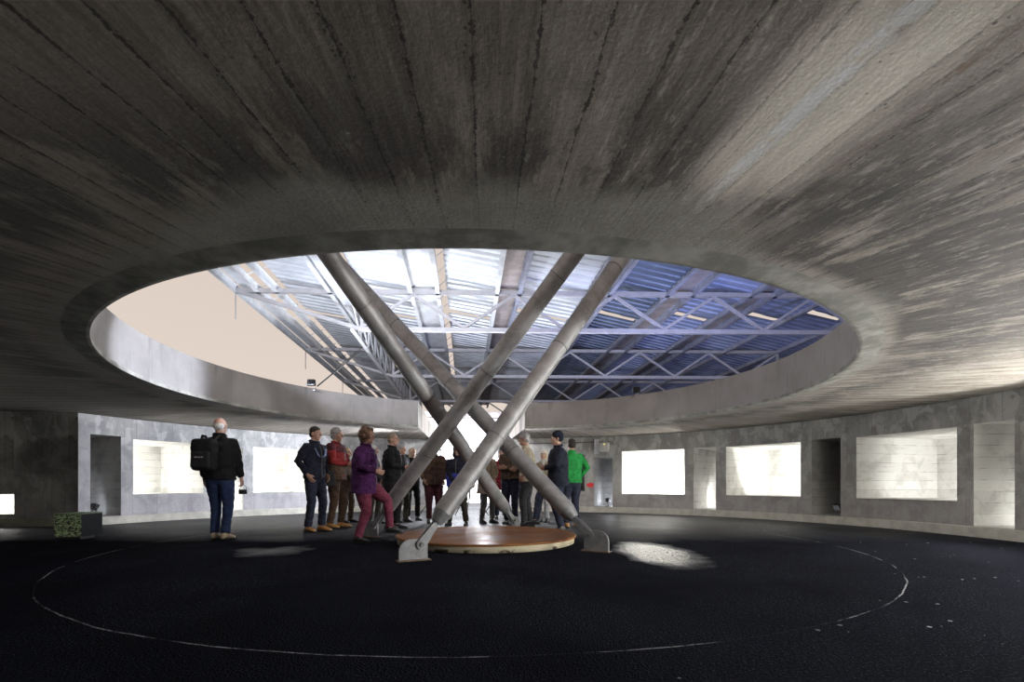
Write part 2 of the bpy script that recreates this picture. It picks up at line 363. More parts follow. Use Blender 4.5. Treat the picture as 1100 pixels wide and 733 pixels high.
def tube(bm, pts, radii, seg=14, caps=True, ecc=(1, 1), round_ends=False, up=Vector((0, 0, 1))):
    pts = [Vector(p) for p in pts]; n = len(pts)
    if isinstance(radii, (int, float)): radii = [radii] * n
    P, R, D = list(pts), list(radii), []
    for i in range(n):
        a = pts[max(0, i - 1)]; b = pts[min(n - 1, i + 1)]
        D.append((b - a).normalized())
    if round_ends:
        p0, r0, d0 = P[0], R[0], D[0]; p1, r1, d1 = P[-1], R[-1], D[-1]
        pre, post = [], []
        for k in (0.98, 0.75, 0.4):
            pre.append((p0 - d0 * r0 * k, r0 * math.sqrt(1 - k * k), d0))
        for k in (0.4, 0.75, 0.98):
            post.append((p1 + d1 * r1 * k, r1 * math.sqrt(1 - k * k), d1))
        P = [a[0] for a in pre] + P + [a[0] for a in post]
        R = [a[1] for a in pre] + R + [a[1] for a in post]
        D = [a[2] for a in pre] + D + [a[2] for a in post]
    rings = []
    a0 = None
    for p, r, d in zip(P, R, D):
        if a0 is None: a, b = frame(d, up)
        else:
            a = (a0 - d * a0.dot(d)).normalized(); b = d.cross(a).normalized()
        a0 = a
        rings.append([bm.verts.new(p + (a * math.cos(2 * PI * k / seg) * ecc[0] + b * math.sin(2 * PI * k / seg) * ecc[1]) * r) for k in range(seg)])
    for i in range(len(rings) - 1):
        for k in range(seg):
            bm.faces.new((rings[i][k], rings[i][(k + 1) % seg], rings[i + 1][(k + 1) % seg], rings[i + 1][k]))
    if caps:
        bm.faces.new(list(reversed(rings[0]))); bm.faces.new(rings[-1])
    return rings
def loft(bm, secs, seg=20):
    """secs: list of (centre, ax, ay) with axis vectors."""
    rings = []
    for c, ax, ay in secs:
        rings.append([bm.verts.new(c + ax * math.cos(2 * PI * k / seg) + ay * math.sin(2 * PI * k / seg)) for k in range(seg)])
    for i in range(len(rings) - 1):
        for k in range(seg):
            bm.faces.new((rings[i][k], rings[i][(k + 1) % seg], rings[i + 1][(k + 1) % seg], rings[i + 1][k]))
    bm.faces.new(list(reversed(rings[0]))); bm.faces.new(rings[-1])
def ball(bm, c, r, mat3=None, sub=3):
    ret = bmesh.ops.create_icosphere(bm, subdivisions=sub, radius=1.0)
    vs = ret['verts']; bmesh.ops.scale(bm, vec=r if isinstance(r, (tuple, list)) else (r, r, r), verts=vs)
    if mat3 is not None: bmesh.ops.rotate(bm, cent=(0, 0, 0), matrix=mat3, verts=vs)
    bmesh.ops.translate(bm, vec=c, verts=vs); return vs
def lathe(bm, prof, seg=48):
    rings = [[bm.verts.new((r * math.cos(2 * PI * k / seg), r * math.sin(2 * PI * k / seg), z)) for k in range(seg)] for r, z in prof]
    for i in range(len(rings) - 1):
        for k in range(seg):
            bm.faces.new((rings[i][k], rings[i][(k + 1) % seg], rings[i + 1][(k + 1) % seg], rings[i + 1][k]))
    return rings
def prism(bm, poly, origin, ex, ey, ez, thick):
    """extrude a 2-D outline (in ex, ey) symmetrically along ez."""
    a = [bm.verts.new(origin + ex * x + ey * y - ez * thick / 2) for x, y in poly]
    b = [bm.verts.new(origin + ex * x + ey * y + ez * thick / 2) for x, y in poly]
    n = len(poly)
    bm.faces.new(list(reversed(a))); bm.faces.new(b)
    for i in range(n): bm.faces.new((a[i], a[(i + 1) % n], b[(i + 1) % n], b[i]))

# ------------------------------------------------------------------ camera, sky
scn = bpy.context.scene
cam = bpy.data.cameras.new('camera'); camo = bpy.data.objects.new('camera', cam); COL.objects.link(camo)
camo.location = (0, 0, HC); camo.rotation_euler = (PI / 2, 0, 0)
cam.sensor_width = 36.0; cam.lens = 36.0 * F / 1100.0; cam.shift_y = (520 - 366.5) / 1100.0; cam.clip_start = 0.02; cam.clip_end = 500
scn.camera = camo
scn.view_settings.view_transform = 'Standard'; scn.view_settings.look = 'None'
scn.view_settings.exposure = 0.0; scn.view_settings.gamma = 1.0; scn.view_settings.use_curve_mapping = False

w = bpy.data.worlds.new('evening_sky'); scn.world = w; w.use_nodes = True
wt = w.node_tree; bg = wt.nodes['Background']
tcw = wt.nodes.new('ShaderNodeTexCoord'); spw = wt.nodes.new('ShaderNodeSeparateXYZ'); wt.links.new(tcw.outputs['Generated'], spw.inputs[0])
mrw = wt.nodes.new('ShaderNodeMapRange'); mrw.inputs[1].default_value = 0.0; mrw.inputs[2].default_value = 0.6
wt.links.new(spw.outputs[2], mrw.inputs[0])
mxw = wt.nodes.new('ShaderNodeMix'); mxw.data_type = 'RGBA'; wt.links.new(mrw.outputs[0], mxw.inputs[0])
mxw.inputs[6].default_value = (0.80, 0.69, 0.61, 1); mxw.inputs[7].default_value = (0.68, 0.575, 0.51, 1)
wt.links.new(mxw.outputs[2], bg.inputs[0]); bg.inputs[1].default_value = 1.0

# ------------------------------------------------------------------ the hall
def ray_wall(x, R):
    dx = (x - 550) / F; a = dx * dx + 1; b = -2 * (dx * CX + CY); c = CX * CX + CY * CY - R * R
    t = (-b + math.sqrt(b * b - 4 * a * c)) / (2 * a)
    return math.atan2(t - CY, dx * t - CX)
def wp(th, R, z): return Vector((CX + R * math.cos(th), CY + R * math.sin(th), z))
A0, A1 = -1.40, 1.035       # slot edges across the hall axis
phi_u = math.atan2(UD.y, UD.x)
def slot_theta(a, r): return phi_u - math.asin(a / r)      # a to the right -> smaller angle
def Rout(th):
    d = (th - phi_u) % (2 * PI)     # 0..pi is the left half
    if d < rad(150): return RL
    if d < rad(215):
        f = (d - rad(150)) / rad(65); f = f * f * (3 - 2 * f); return RL + (RR - RL) * f
    return RR

# floor
bm = bmesh.new()
rings = [[bm.verts.new((r * math.cos(2 * PI * k / 96), r * math.sin(2 * PI * k / 96), 0)) for k in range(96)] for r in (0.5, 2, 4, 6, 8, 11.5)]
for i in range(5):
    for k in range(96): bm.faces.new((rings[i][k], rings[i + 1][k], rings[i + 1][(k + 1) % 96], rings[i][(k + 1) % 96]))
bm.faces.new(rings[0])
fl = struct(finish(bm, 'floor', M_FLOOR, loc=(CX, CY, 0)), 'black wet asphalt floor with a thin white ring line')
bm = bmesh.new(); box(bm, (0, 20, -0.06), (160, 160, 0.08))
struct(finish(bm, 'ground', M_GROUND), 'dark ground outside the round hall')

# roof slab: underside with the round opening and the slot
NA = 320
def slab_ring(bm, r_of, z):
    out = []
    for k in range(NA + 1):
        r0 = r_of(0.0)
        # start at the left slot edge, run counter-clockwise to the right slot edge
        rl, rr_ = r_of(slot_theta(A0, 8.0)), r_of(slot_theta(A1, 7.5) + 2 * PI)
        t0 = slot_theta(A0, rl); t1 = slot_theta(A1, rr_) + 2 * PI
        th = t0 + (t1 - t0) * k / NA
        r = r_of(th)
        out.append(bm.verts.new((r * math.cos(th), r * math.sin(th), z(r) if callable(z) else z)))
    return out
zc = lambda r: ZRIM + (ZWALL - ZRIM) * max(0, (r - RIN)) / 3.4
bm = bmesh.new(); rs = []
for i in range(13):
    f = i / 12
    rs.append(slab_ring(bm, (lambda th, f=f: RIN + 0.05 + (Rout(th) + 2.3 - RIN - 0.05) * f), zc))
for i in range(12):
    for k in range(NA): bm.faces.new((rs[i][k], rs[i][k + 1], rs[i + 1][k + 1], rs[i + 1][k]))
top = [slab_ring(bm, (lambda th: RIN + 0.06), ZTOP), slab_ring(bm, (lambda th: Rout(th) + 2.3), ZTOP)]
for k in range(NA): bm.faces.new((top[1][k], top[1][k + 1], top[0][k + 1], top[0][k]))
for k in range(NA): bm.faces.new((rs[12][k], rs[12][k + 1], top[1][k + 1], top[1][k]))
for k in (0, NA):        # slot cheeks
    col = [r[k] for r in rs]
    bm.faces.new(col + [top[1][k], top[0][k]])
struct(finish(bm, 'ceiling', M_CEIL, loc=(CX, CY, 0)), 'board-marked concrete ceiling with a large round opening')
# drum face and thin lip
bm = bmesh.new()
dr = [slab_ring(bm, (lambda th: RIN + 0.055), ZRIM + 0.03), slab_ring(bm, (lambda th: RIN + 0.055), ZTOP), slab_ring(bm, (lambda th: RIN + 0.30), ZTOP + 0.004)]
for i in range(2):
    for k in range(NA): bm.faces.new((dr[i][k], dr[i][k + 1], dr[i + 1][k + 1], dr[i + 1][k]))
struct(finish(bm, 'trim_1', M_DRUM, loc=(CX, CY, 0), smooth=False), 'smooth grey upstand around the round opening')
bm = bmesh.new()
prof = [(RIN + 0.20, ZRIM + 0.006), (RIN + 0.10, ZRIM - 0.006), (RIN + 0.025, ZRIM - 0.014), (RIN, ZRIM - 0.012), (RIN, ZRIM + 0.03), (RIN + 0.07, ZRIM + 0.045)]
lp = [slab_ring(bm, (lambda th, r=r: r), z) for r, z in prof]
for i in range(len(lp) - 1):
    for k in range(NA): bm.faces.new((lp[i + 1][k], lp[i + 1][k + 1], lp[i][k + 1], lp[i][k]))
M_LIP = simple('lip_concrete', (0.24, 0.238, 0.215), 0.8, 0.35, 5, bump=0.3)
struct(finish(bm, 'trim_2', M_LIP, loc=(CX, CY, 0)), 'rounded concrete lip under the opening')

# walls with deep niches
def wall(name, th0, th1, R, ops, mat, label, H=2.30):
    """th0<th1 ; ops: (tha, thb, z0, z1)"""
    bm = bmesh.new(); uvl = bm.loops.layers.uv.new('UVMap')
    cuts = {th0, th1}
    for o in ops: cuts |= {o[0], o[1]}
    cuts = sorted(cuts); ths = []
    for a, b in zip(cuts, cuts[1:]):
        n = max(1, int((b - a) / rad(1.6)))
        ths += [a + (b - a) * i / n for i in range(n)]
    ths.append(th1)
    Rf = R if callable(R) else (lambda th: R)
    for a, b in zip(ths, ths[1:]):
        mid = (a + b) / 2; zs = [0.0, H]; hole = None
        for o in ops:
            if o[0] < mid < o[1]: hole = o; zs = [0.0, o[2], o[3], H]
        for i in range(len(zs) - 1):
            if hole and i == 1: continue
            if zs[i + 1] - zs[i] < 1e-4: continue
            q = [(a, zs[i]), (b, zs[i]), (b, zs[i + 1]), (a, zs[i + 1])]
            f = bm.faces.new([bm.verts.new(wp(t, Rf(t), z)) for t, z in q])
            for lo, (t, z) in zip(f.loops, q): lo[uvl].uv = (t * Rf(t), z)
    bmesh.ops.remove_doubles(bm, verts=bm.verts, dist=0.0005)
    return struct(finish(bm, name, mat), label)
def niche(name, ta, tb, z0, z1, R, depth, mat, label, back=True):
    bm = bmesh.new(); uvl = bm.loops.layers.uv.new('UVMap')
    tm = (ta + tb) / 2; n = Vector((math.cos(tm), math.sin(tm), 0)); tv = Vector((-n.y, n.x, 0))
    a, b = wp(ta, R, 0), wp(tb, R, 0); A, B = a + n * depth, b + n * depth
    def quad(p, uvf):
        f = bm.faces.new([bm.verts.new(v) for v in p])
        for lo, v in zip(f.loops, p): lo[uvl].uv = uvf(v)
    Z = lambda v, z: Vector((v.x, v.y, z))
    quad([Z(a, z0), Z(A, z0), Z(A, z1), Z(a, z1)], lambda v: (v.dot(n), v.z))
    quad([Z(B, z0), Z(b, z0), Z(b, z1), Z(B, z1)], lambda v: (v.dot(n) + 9.1, v.z))
    quad([Z(A, z0), Z(B, z0), Z(B, z1), Z(A, z1)], lambda v: (v.dot(tv) + 3.3, v.z))
    quad([Z(a, z0), Z(b, z0), Z(B, z0), Z(A, z0)], lambda v: (v.dot(tv), v.dot(n) * 0.6 + 0.07))
    quad([Z(a, z1), Z(A, z1), Z(B, z1), Z(b, z1)], lambda v: (v.dot(tv), v.dot(n) * 0.6 + 0.11))
    struct(finish(bm, name, mat), label)
    return dict(n=n, t=tv, a=a, b=b, z0=z0, z1=z1, depth=depth)
def light(kind, name, loc, energy, color=(1, 1, 1), size=0.1, target=None, angle=120, blend=0.5):
    L = bpy.data.lights.new(name, kind); L.energy = energy; L.color = color
    if kind == 'AREA': L.size = size
    else: L.shadow_soft_size = size
    if kind == 'SPOT': L.spot_size = rad(angle); L.spot_blend = blend
    o = bpy.data.objects.new(name, L); COL.objects.link(o); o.location = loc
    if target is not None: o.rotation_euler = (Vector(target) - Vector(loc)).to_track_quat('-Z', 'Y').to_euler()
    return o
WARM = (1.0, 0.985, 0.96); COOL = (0.80, 0.86, 1.0)

# right wall (theta grows from the camera side round to the slot)
def rt(x): return ray_wall(x, RR)
def lt(x): return ray_wall(x, RL)
RO = []   # (name, x_left, x_right, z0, z1, lamp power, material, label)
ZS, ZH, ZD = 0.54, 1.735, 0.165
spec_r = [
    ('window_1', 601, 628, 0.60, 1.66, 0, 'dark', 'dark unlit window recess behind the man in navy'),
    ('door_1', 638, 658, ZD, 1.60, 14, 'grey', 'narrow doorway recess with a floodlight on its sill and grey box above'),
    ('window_2', 668, 735, ZS, ZH, 300, 'lit', 'glaring white lit window recess right of the grey wall box'),
    ('door_2', 745, 769, ZD, 1.75, 15, 'lit', 'tall narrow lit recess between two bright window recesses'),
    ('window_3', 780, 860, ZS, ZH, 65, 'lit', 'lit window recess with a diagonal shadow in its lower left corner'),
    ('door_3', 872, 903, ZD, 1.75, 0.6, 'grey', 'dark narrow recess with a small floodlight at its foot on right wall'),
    ('window_4', 920, 1028, ZS, ZH, 42, 'lit', 'widest lit window recess on the right wall'),
    ('door_4', 1046, 1090, ZD, 1.75, 20, 'lit', 'tall narrow lit recess at right edge of photo'),
]
ops = []; niches = {}
for nm, xl, xr, z0, z1, pw, kind, lab in spec_r:
    tb, ta = rt(xl), rt(xr)          # larger angle lies further left on this side
    ops.append((ta, tb, z0, z1))
    niches[nm] = niche(nm, ta, tb, z0, z1, RR, 2.05 if kind == 'lit' else 1.3, M_NICHE if kind == 'lit' else M_NSHADE, lab)
# repeats of the window recess beyond the frame, towards and behind the camera
extra = []
tcur = rt(1100) - rad(2)
for i in range(5):
    tb = tcur - rad(3 + 1.5); ta = tb - rad(14)
    extra.append((ta, tb)); ops.append((ta, tb, ZS, ZH)); tcur = ta - rad(8)
t_slotR = slot_theta(A1, RR)
th_back = phi_u + rad(215) - 2 * PI
ops.sort()
wall('wall_right', th_back, t_slotR, RR, ops, M_WR, 'curved grey-brown concrete wall with window recesses on right')
for i, (ta, tb) in enumerate(extra):
    niches['window_x%d' % i] = niche('window_%d' % (9 + i), ta, tb, ZS, ZH, RR, 2.0, M_NICHE, 'lit window recess beyond the frame')
def lamp_right(key, power, z=None, off=0.12, dep=1.15, col=WARM, size=0.06, blend=0.6, tz=0.55, td=0.5):
    q = niches[key]      # q['a'] is the near jamb (smaller angle)
    p = q['a'] + q['t'] * off + q['n'] * dep
    p.z = (q['z0'] + 0.22) if z is None else z
    tgt = q['b'].lerp(q['a'], 0.25) + q['n'] * (dep + td); tgt.z = q['z0'] + tz
    light('POINT', 'recess_lamp_light', p, power * 0.3, col, size)
    light('SPOT', 'recess_lamp_light', p, power * 2.2, col, 0.04, tgt, 120, blend)
for nm, xl, xr, z0, z1, pw, kind, lab in spec_r:
    if pw and kind == 'lit': lamp_right(nm, pw, off=0.12, dep={'window_2': 0.9, 'window_3': 1.35, 'window_4': 1.15}.get(nm, 0.8), blend=0.12 if nm == 'window_3' else 0.7, tz=0.95 if nm == 'window_3' else 0.35, td=0.75 if nm == 'window_3' else 0.6)

# left wall: corner at x=83, slot edge
th_c = lt(84); t_slotL = slot_theta(A0, RL)
ZSL, ZHL = 0.60, 1.765
spec_l = [
    ('door_5', 97, 130, ZD, 1.80, 0, 'grey', 'dark narrow recess with a small floodlight on left wall'),
    ('window_5', 143, 219, ZSL, ZHL, 70, 'lit', 'lit window recess left of the man with the backpack'),
    ('door_6', 240, 261, ZD, 1.72, 30, 'lit', 'narrow lit recess behind the man with the backpack'),
    ('window_6', 272, 336, ZSL, ZHL, 110, 'lit', 'glaring lit window recess behind the man in tan shoes'),
    ('door_7', 424, 440, ZD, 1.72, 0, 'grey', 'dark narrow recess behind the crowd left of the slot'),
]
opl = []
for nm, xl, xr, z0, z1, pw, kind, lab in spec_l:
    tb, ta = lt(xl), lt(xr); opl.append((ta, tb, z0, z1))
    niches[nm] = niche(nm, ta, tb, z0, z1, RL, 1.9 if kind == 'lit' else 1.0, M_NICHE if kind == 'lit' else M_NSHADE, lab)
    if pw and kind == 'lit':
        q = niches[nm]; p = q['b'] - q['t'] * 0.1 + q['n'] * (1.1 if nm.startswith('window') else 0.8); p.z = q['z0'] + 0.22
        light('POINT', 'recess_lamp_light', p, pw, WARM, 0.06)
wall('wall_left', t_slotL, th_c, RL, sorted(opl), M_WL, 'curved brightly lit concrete wall with window recesses on left')
# wide passage in the left wall, its far jamb faces the camera
pc = wp(th_c, RL, 0); jd = Vector((-0.985, -0.05, 0)).normalized()
def vwall(bm, uvl, p, q, z0, z1):
    f = bm.faces.new([bm.verts.new((v.x, v.y, z)) for v, z in ((p, z0), (q, z0), (q, z1), (p, z1))])
    L = (q - p).length
    for lo, uv in zip(f.loops, ((0, z0), (L, z0), (L, z1), (0, z1))): lo[uvl].uv = uv
th_p = th_c + rad(24)
bm = bmesh.new(); uvl = bm.loops.layers.uv.new('UVMap')
xw = px(16, 9.25).x
pj = pc + jd * (pc.x - xw) / abs(jd.x); pe = pc + jd * 3.4
zq0, zq1 = 0.24, 0.62
vwall(bm, uvl, pc, pj, 0, 2.3); vwall(bm, uvl, pj, pe, 0, zq0); vwall(bm, uvl, pj, pe, zq1, 2.3)
p2 = wp(th_p, RL, 0); p3 = p2 + Vector((-3.2, -0.6, 0))
vwall(bm, uvl, pe, p3, 0, 2.3); vwall(bm, uvl, p3, p2, 0, 2.3)
M_WSHADE = mat_wall('wall_concrete_shaded', (0.26, 0.255, 0.235), (0.12, 0.118, 0.11), (0.36, 0.355, 0.33))  # concrete turned from the lamps, its shade put into the colour
struct(finish(bm, 'wall_passage', M_WSHADE), 'dark shaded concrete return wall at left edge')
# the little lit recess at its lower left
bm = bmesh.new(); uvl = bm.loops.layers.uv.new('UVMap'); bk = Vector((0, 0.7, 0))
vwall(bm, uvl, pj + bk, pe + bk, zq0, zq1); vwall(bm, uvl, pj, pj + bk, zq0, zq1); vwall(bm, uvl, pe + bk, pe, zq0, zq1)
for z in (zq0, zq1):
    bm.faces.new([bm.verts.new((v.x, v.y, z)) for v in (pj, pe, pe + bk, pj + bk)])
struct(finish(bm, 'window_7', M_NICHE), 'small lit recess low in the dark return wall')
light('POINT', 'recess_lamp_light', (pj.x - 0.75, pj.y + 0.35, 0.45), 14, WARM, 0.05)
thb2 = phi_u + rad(215)
wall('wall_back', th_p, thb2, Rout, [], M_WR, 'concrete wall behind the camera')

# plinths
def plinth(name, th0, th1, R, label, h=0.16):
    bm = bmesh.new(); n = 60; Rf = R if callable(R) else (lambda t: R); prev = None
    for k in range(n + 1):
        th = th0 + (th1 - th0) * k / n
        cur = [bm.verts.new(wp(th, Rf(th) + o, z)) for o, z in ((-0.055, 0), (-0.055, h - 0.012), (-0.045, h), (0.03, h))]
        if prev:
            for i in range(3): bm.faces.new((prev[i], prev[i + 1], cur[i + 1], cur[i]))
        prev = cur
    struct(finish(bm, name, M_PLINTH), label)
plinth('baseboard_right', th_back, t_slotR - 0.002, RR, 'low pale concrete kerb along right wall')
plinth('baseboard_left', t_slotL + 0.002, th_c, RL, 'low pale concrete kerb along left wall')
bm = bmesh.new(); vs = [pc + Vector((0.05, -0.05, 0)), pe + Vector((0, -0.05, 0))]
box(bm, (vs[0] + vs[1]) / 2 + Vector((0, 0.02, 0.085)), ((vs[1] - vs[0]).length, 0.06, 0.17), Matrix.Rotation(math.atan2(jd.y, jd.x), 3, 'Z'), 0.008)
struct(finish(bm, 'baseboard_passage', simple('plinth_shaded', (0.17, 0.17, 0.13), 0.8, 0.15, 6)), 'low kerb along the dark return wall')  # same kerb, darkened in colour for the shade on this wall

# slot passage side walls (under the slab) and outer walls
def hp(a, b, z=0): return Vector((CX, CY, z)) + PD * a + UD * b
bm = bmesh.new(); uvl = bm.loops.layers.uv.new('UVMap')
bl = math.sqrt(RL ** 2 - A0 ** 2); br = math.sqrt(RR ** 2 - A1 ** 2)
vwall(bm, uvl, hp(A0, bl), hp(A0, bl + 2.3), 0, 2.3); vwall(bm, uvl, hp(A1, br + 2.3), hp(A1, br), 0, 2.3)
struct(finish(bm, 'wall_slot', M_WL), 'side walls of the slot through the ring')
# white rendered wall outside, seen through the slot
bm = bmesh.new()
c = hp(0, 14.6, 1.75); rotu = Matrix.Rotation(math.atan2(PD.y, PD.x), 3, 'Z')
box(bm, c, (13, 0.25, 3.9), rotu); 
ow = struct(finish(bm, 'wall_outside', M_OUTW), 'brilliantly lit white wall outside the slot')
bm = bmesh.new(); box(bm, hp(0, 14.5, 3.85), (13.4, 0.7, 0.22), rotu, 0.02)
struct(finish(bm, 'trim_3', M_GUTTER), 'brown-grey eave along the top of the white wall outside')

# ------------------------------------------------------------------ floodlights
def floodlight(label, loc, rz, s=1.0, glow=0.0, tilt=-0.3, group=None, base=True):
    t = empty('floodlight', label, 'floodlight', loc, rz, group)
    m3 = Matrix.Rotation(tilt, 3, 'X')
    c = Vector((0, 0, 0.21 * s))
    bm = bmesh.new(); box(bm, (0, 0, 0), (0.19 * s, 0.075 * s, 0.15 * s), None, 0.012 * s)
    for k in range(5): box(bm, (-0.07 * s + 0.035 * s * k, 0.05 * s, 0), (0.008 * s, 0.04 * s, 0.13 * s))
    for v in bm.verts: v.co = m3 @ v.co + c
    finish(bm, 'housing', M_BLACK, t)
    bm = bmesh.new(); box(bm, (0, -0.041 * s, 0), (0.165 * s, 0.012 * s, 0.125 * s), None, 0.004 * s)
    for v in bm.verts: v.co = m3 @ v.co + c
    finish(bm, 'lens', emis('lit_lens_%g' % glow, (1, 0.98, 0.95), glow) if glow else simple('unlit_lens', (0.35, 0.38, 0.42), 0.15, 0.1, 5), t)
    bm = bmesh.new()
    tube(bm, [Vector((-0.11 * s, 0, 0.21 * s)), Vector((-0.11 * s, 0, 0.07 * s)), Vector((0.11 * s, 0, 0.07 * s)), Vector((0.11 * s, 0, 0.21 * s))], 0.009 * s, 8)
    finish(bm, 'yoke', M_STEELD, t)
    if base:
        bm = bmesh.new(); box(bm, (0, 0, 0.012 * s), (0.26 * s, 0.16 * s, 0.024 * s), None, 0.006 * s)
        tube(bm, [Vector((0, 0, 0.02 * s)), Vector((0, 0, 0.075 * s))], 0.018 * s, 10)
        finish(bm, 'base', M_STEELD, t)
    return t
def on_sill(key, frac, dep, z):
    q = niches[key]; p = q['a'].lerp(q['b'], frac) + q['n'] * dep; p.z = z; return p
p = on_sill('door_5', 0.72, 0.14, ZD); floodlight('small black floodlight in the dark recess on left wall behind the green box', p, rad(150), 0.9, tilt=0.5)
p = on_sill('door_1', 0.35, 0.3, ZD); floodlight('small black floodlight on sill of doorway recess under the grey wall box', p, rad(60), 0.85, tilt=0.2)
p = on_sill('door_3', 0.2, 0.10, ZD); floodlight('small black floodlight at foot of dark recess on right wall', p, rad(-80), 0.85, tilt=0.4)
# lamps that light those recesses
q = niches['door_5']; pp = q['a'].lerp(q['b'], 0.72) + q['n'] * 0.3; light('SPOT', 'sill_lamp_light', (pp.x, pp.y, 0.36), 9, COOL, 0.05, (pp + q['n'] + Vector((0, 0, 0.3))), 150)
q = niches['door_1']; pp = q['a'].lerp(q['b'], 0.3) + q['n'] * 0.75; light('POINT', 'sill_lamp_light', (pp.x, pp.y, 0.32), 10, COOL, 0.05)
q = niches['door_3']; pp = q['a'].lerp(q['b'], 0.3) + q['n'] * 0.3; light('POINT', 'sill_lamp_light', (pp.x, pp.y, 0.34), 0.35, WARM, 0.05)

# three work lights on stands outside, shining in through the slot
def work_light(label, loc, target, power, cone=150):
    d = Vector(target) - Vector(loc); rz = math.atan2(d.y, d.x) + PI / 2
    t = empty('work_light', label, 'work light', (loc[0], loc[1], 0), rz, 'work lights in the slot'); h = loc[2]
    bm = bmesh.new(); box(bm, (0, 0.02, h), (0.28, 0.09, 0.22), None, 0.015)
    for k in range(6): box(bm, (-0.11 + 0.044 * k, 0.08, h), (0.01, 0.05, 0.19))
    finish(bm, 'housing', M_BLACK, t)
    bm = bmesh.new(); box(bm, (0, -0.03, h), (0.24, 0.012, 0.18), None, 0.004)
    finish(bm, 'lens', emis('work_light_lens', (0.95, 0.97, 1.0), 60), t)
    bm = bmesh.new(); tube(bm, [(0, 0.03, 0.35), (0, 0.03, h - 0.10)], [0.018, 0.014], 10); finish(bm, 'mast', M_STEELD, t)
    for k in range(3):
        a = 2 * PI * k / 3 + 0.4
        bm = bmesh.new(); tube(bm, [(0, 0.03, 0.75), (0.5 * math.cos(a), 0.03 + 0.5 * math.sin(a), 0.012)], 0.012, 8); finish(bm, 'leg', M_STEELD, t)
    dn = d.normalized()
    light('SPOT', 'work_light_beam', Vector(loc) + dn * 0.08, power, (0.86, 0.90, 1.0), 0.10, target, cone, 0.6)
work_light('work light on a stand in the slot, left one behind the dark-hooded person', pxy(470, 487, 12.0), (-8, 11.3, 0.8), 1250, 84)
work_light('work light on a stand in the slot, glaring in the middle gap of the struts', pxy(505, 483, 12.1), (-0.8, 5, 0.4), 220)
work_light('work light on a stand in the slot, right one behind the arms-folded person', pxy(541, 488, 12.0), (4, 7, 0.3), 120)
light('POINT', 'slot_fill_light', pxy(470, 487, 11.8), 45, (0.88, 0.92, 1.0), 0.1)  # unseen fill lights added to brighten the slot cheeks and nearby ceiling
light('POINT', 'slot_fill_light', hp(-0.15, 6.3, 2.45), 130, (0.93, 0.95, 1.0), 0.1)
light('POINT', 'slot_fill_light', hp(-0.15, 9.6, 2.3), 420, (0.93, 0.95, 1.0), 0.12)
for a in (-3.2, 0.2, 3.4):
    light('SPOT', 'wall_wash_light', hp(a, 12.4, 0.5), 900, (0.93, 0.95, 1.0), 0.2, hp(a * 0.9, 14.6, 2.6), 150)

# ------------------------------------------------------------------ the round wooden cover and the four struts
DC = Vector((-0.36, 6.87, 0))
t = empty('round_platform', 'low round wooden platform with chipped cream rim under the crossed struts', 'platform', DC)
bm = bmesh.new(); r_ = lathe(bm, [(1.20, 0.0), (1.235, 0.012), (1.235, 0.085)], 96); finish(bm, 'rim', M_CREAM, t, True)
bm = bmesh.new(); r_ = lathe(bm, [(1.235, 0.085), (1.262, 0.088), (1.262, 0.108), (1.25, 0.115)], 96); bm.faces.new(r_[-1]); bm.faces.new(list(reversed(r_[0])))
finish(bm, 'top', M_WOOD, t)

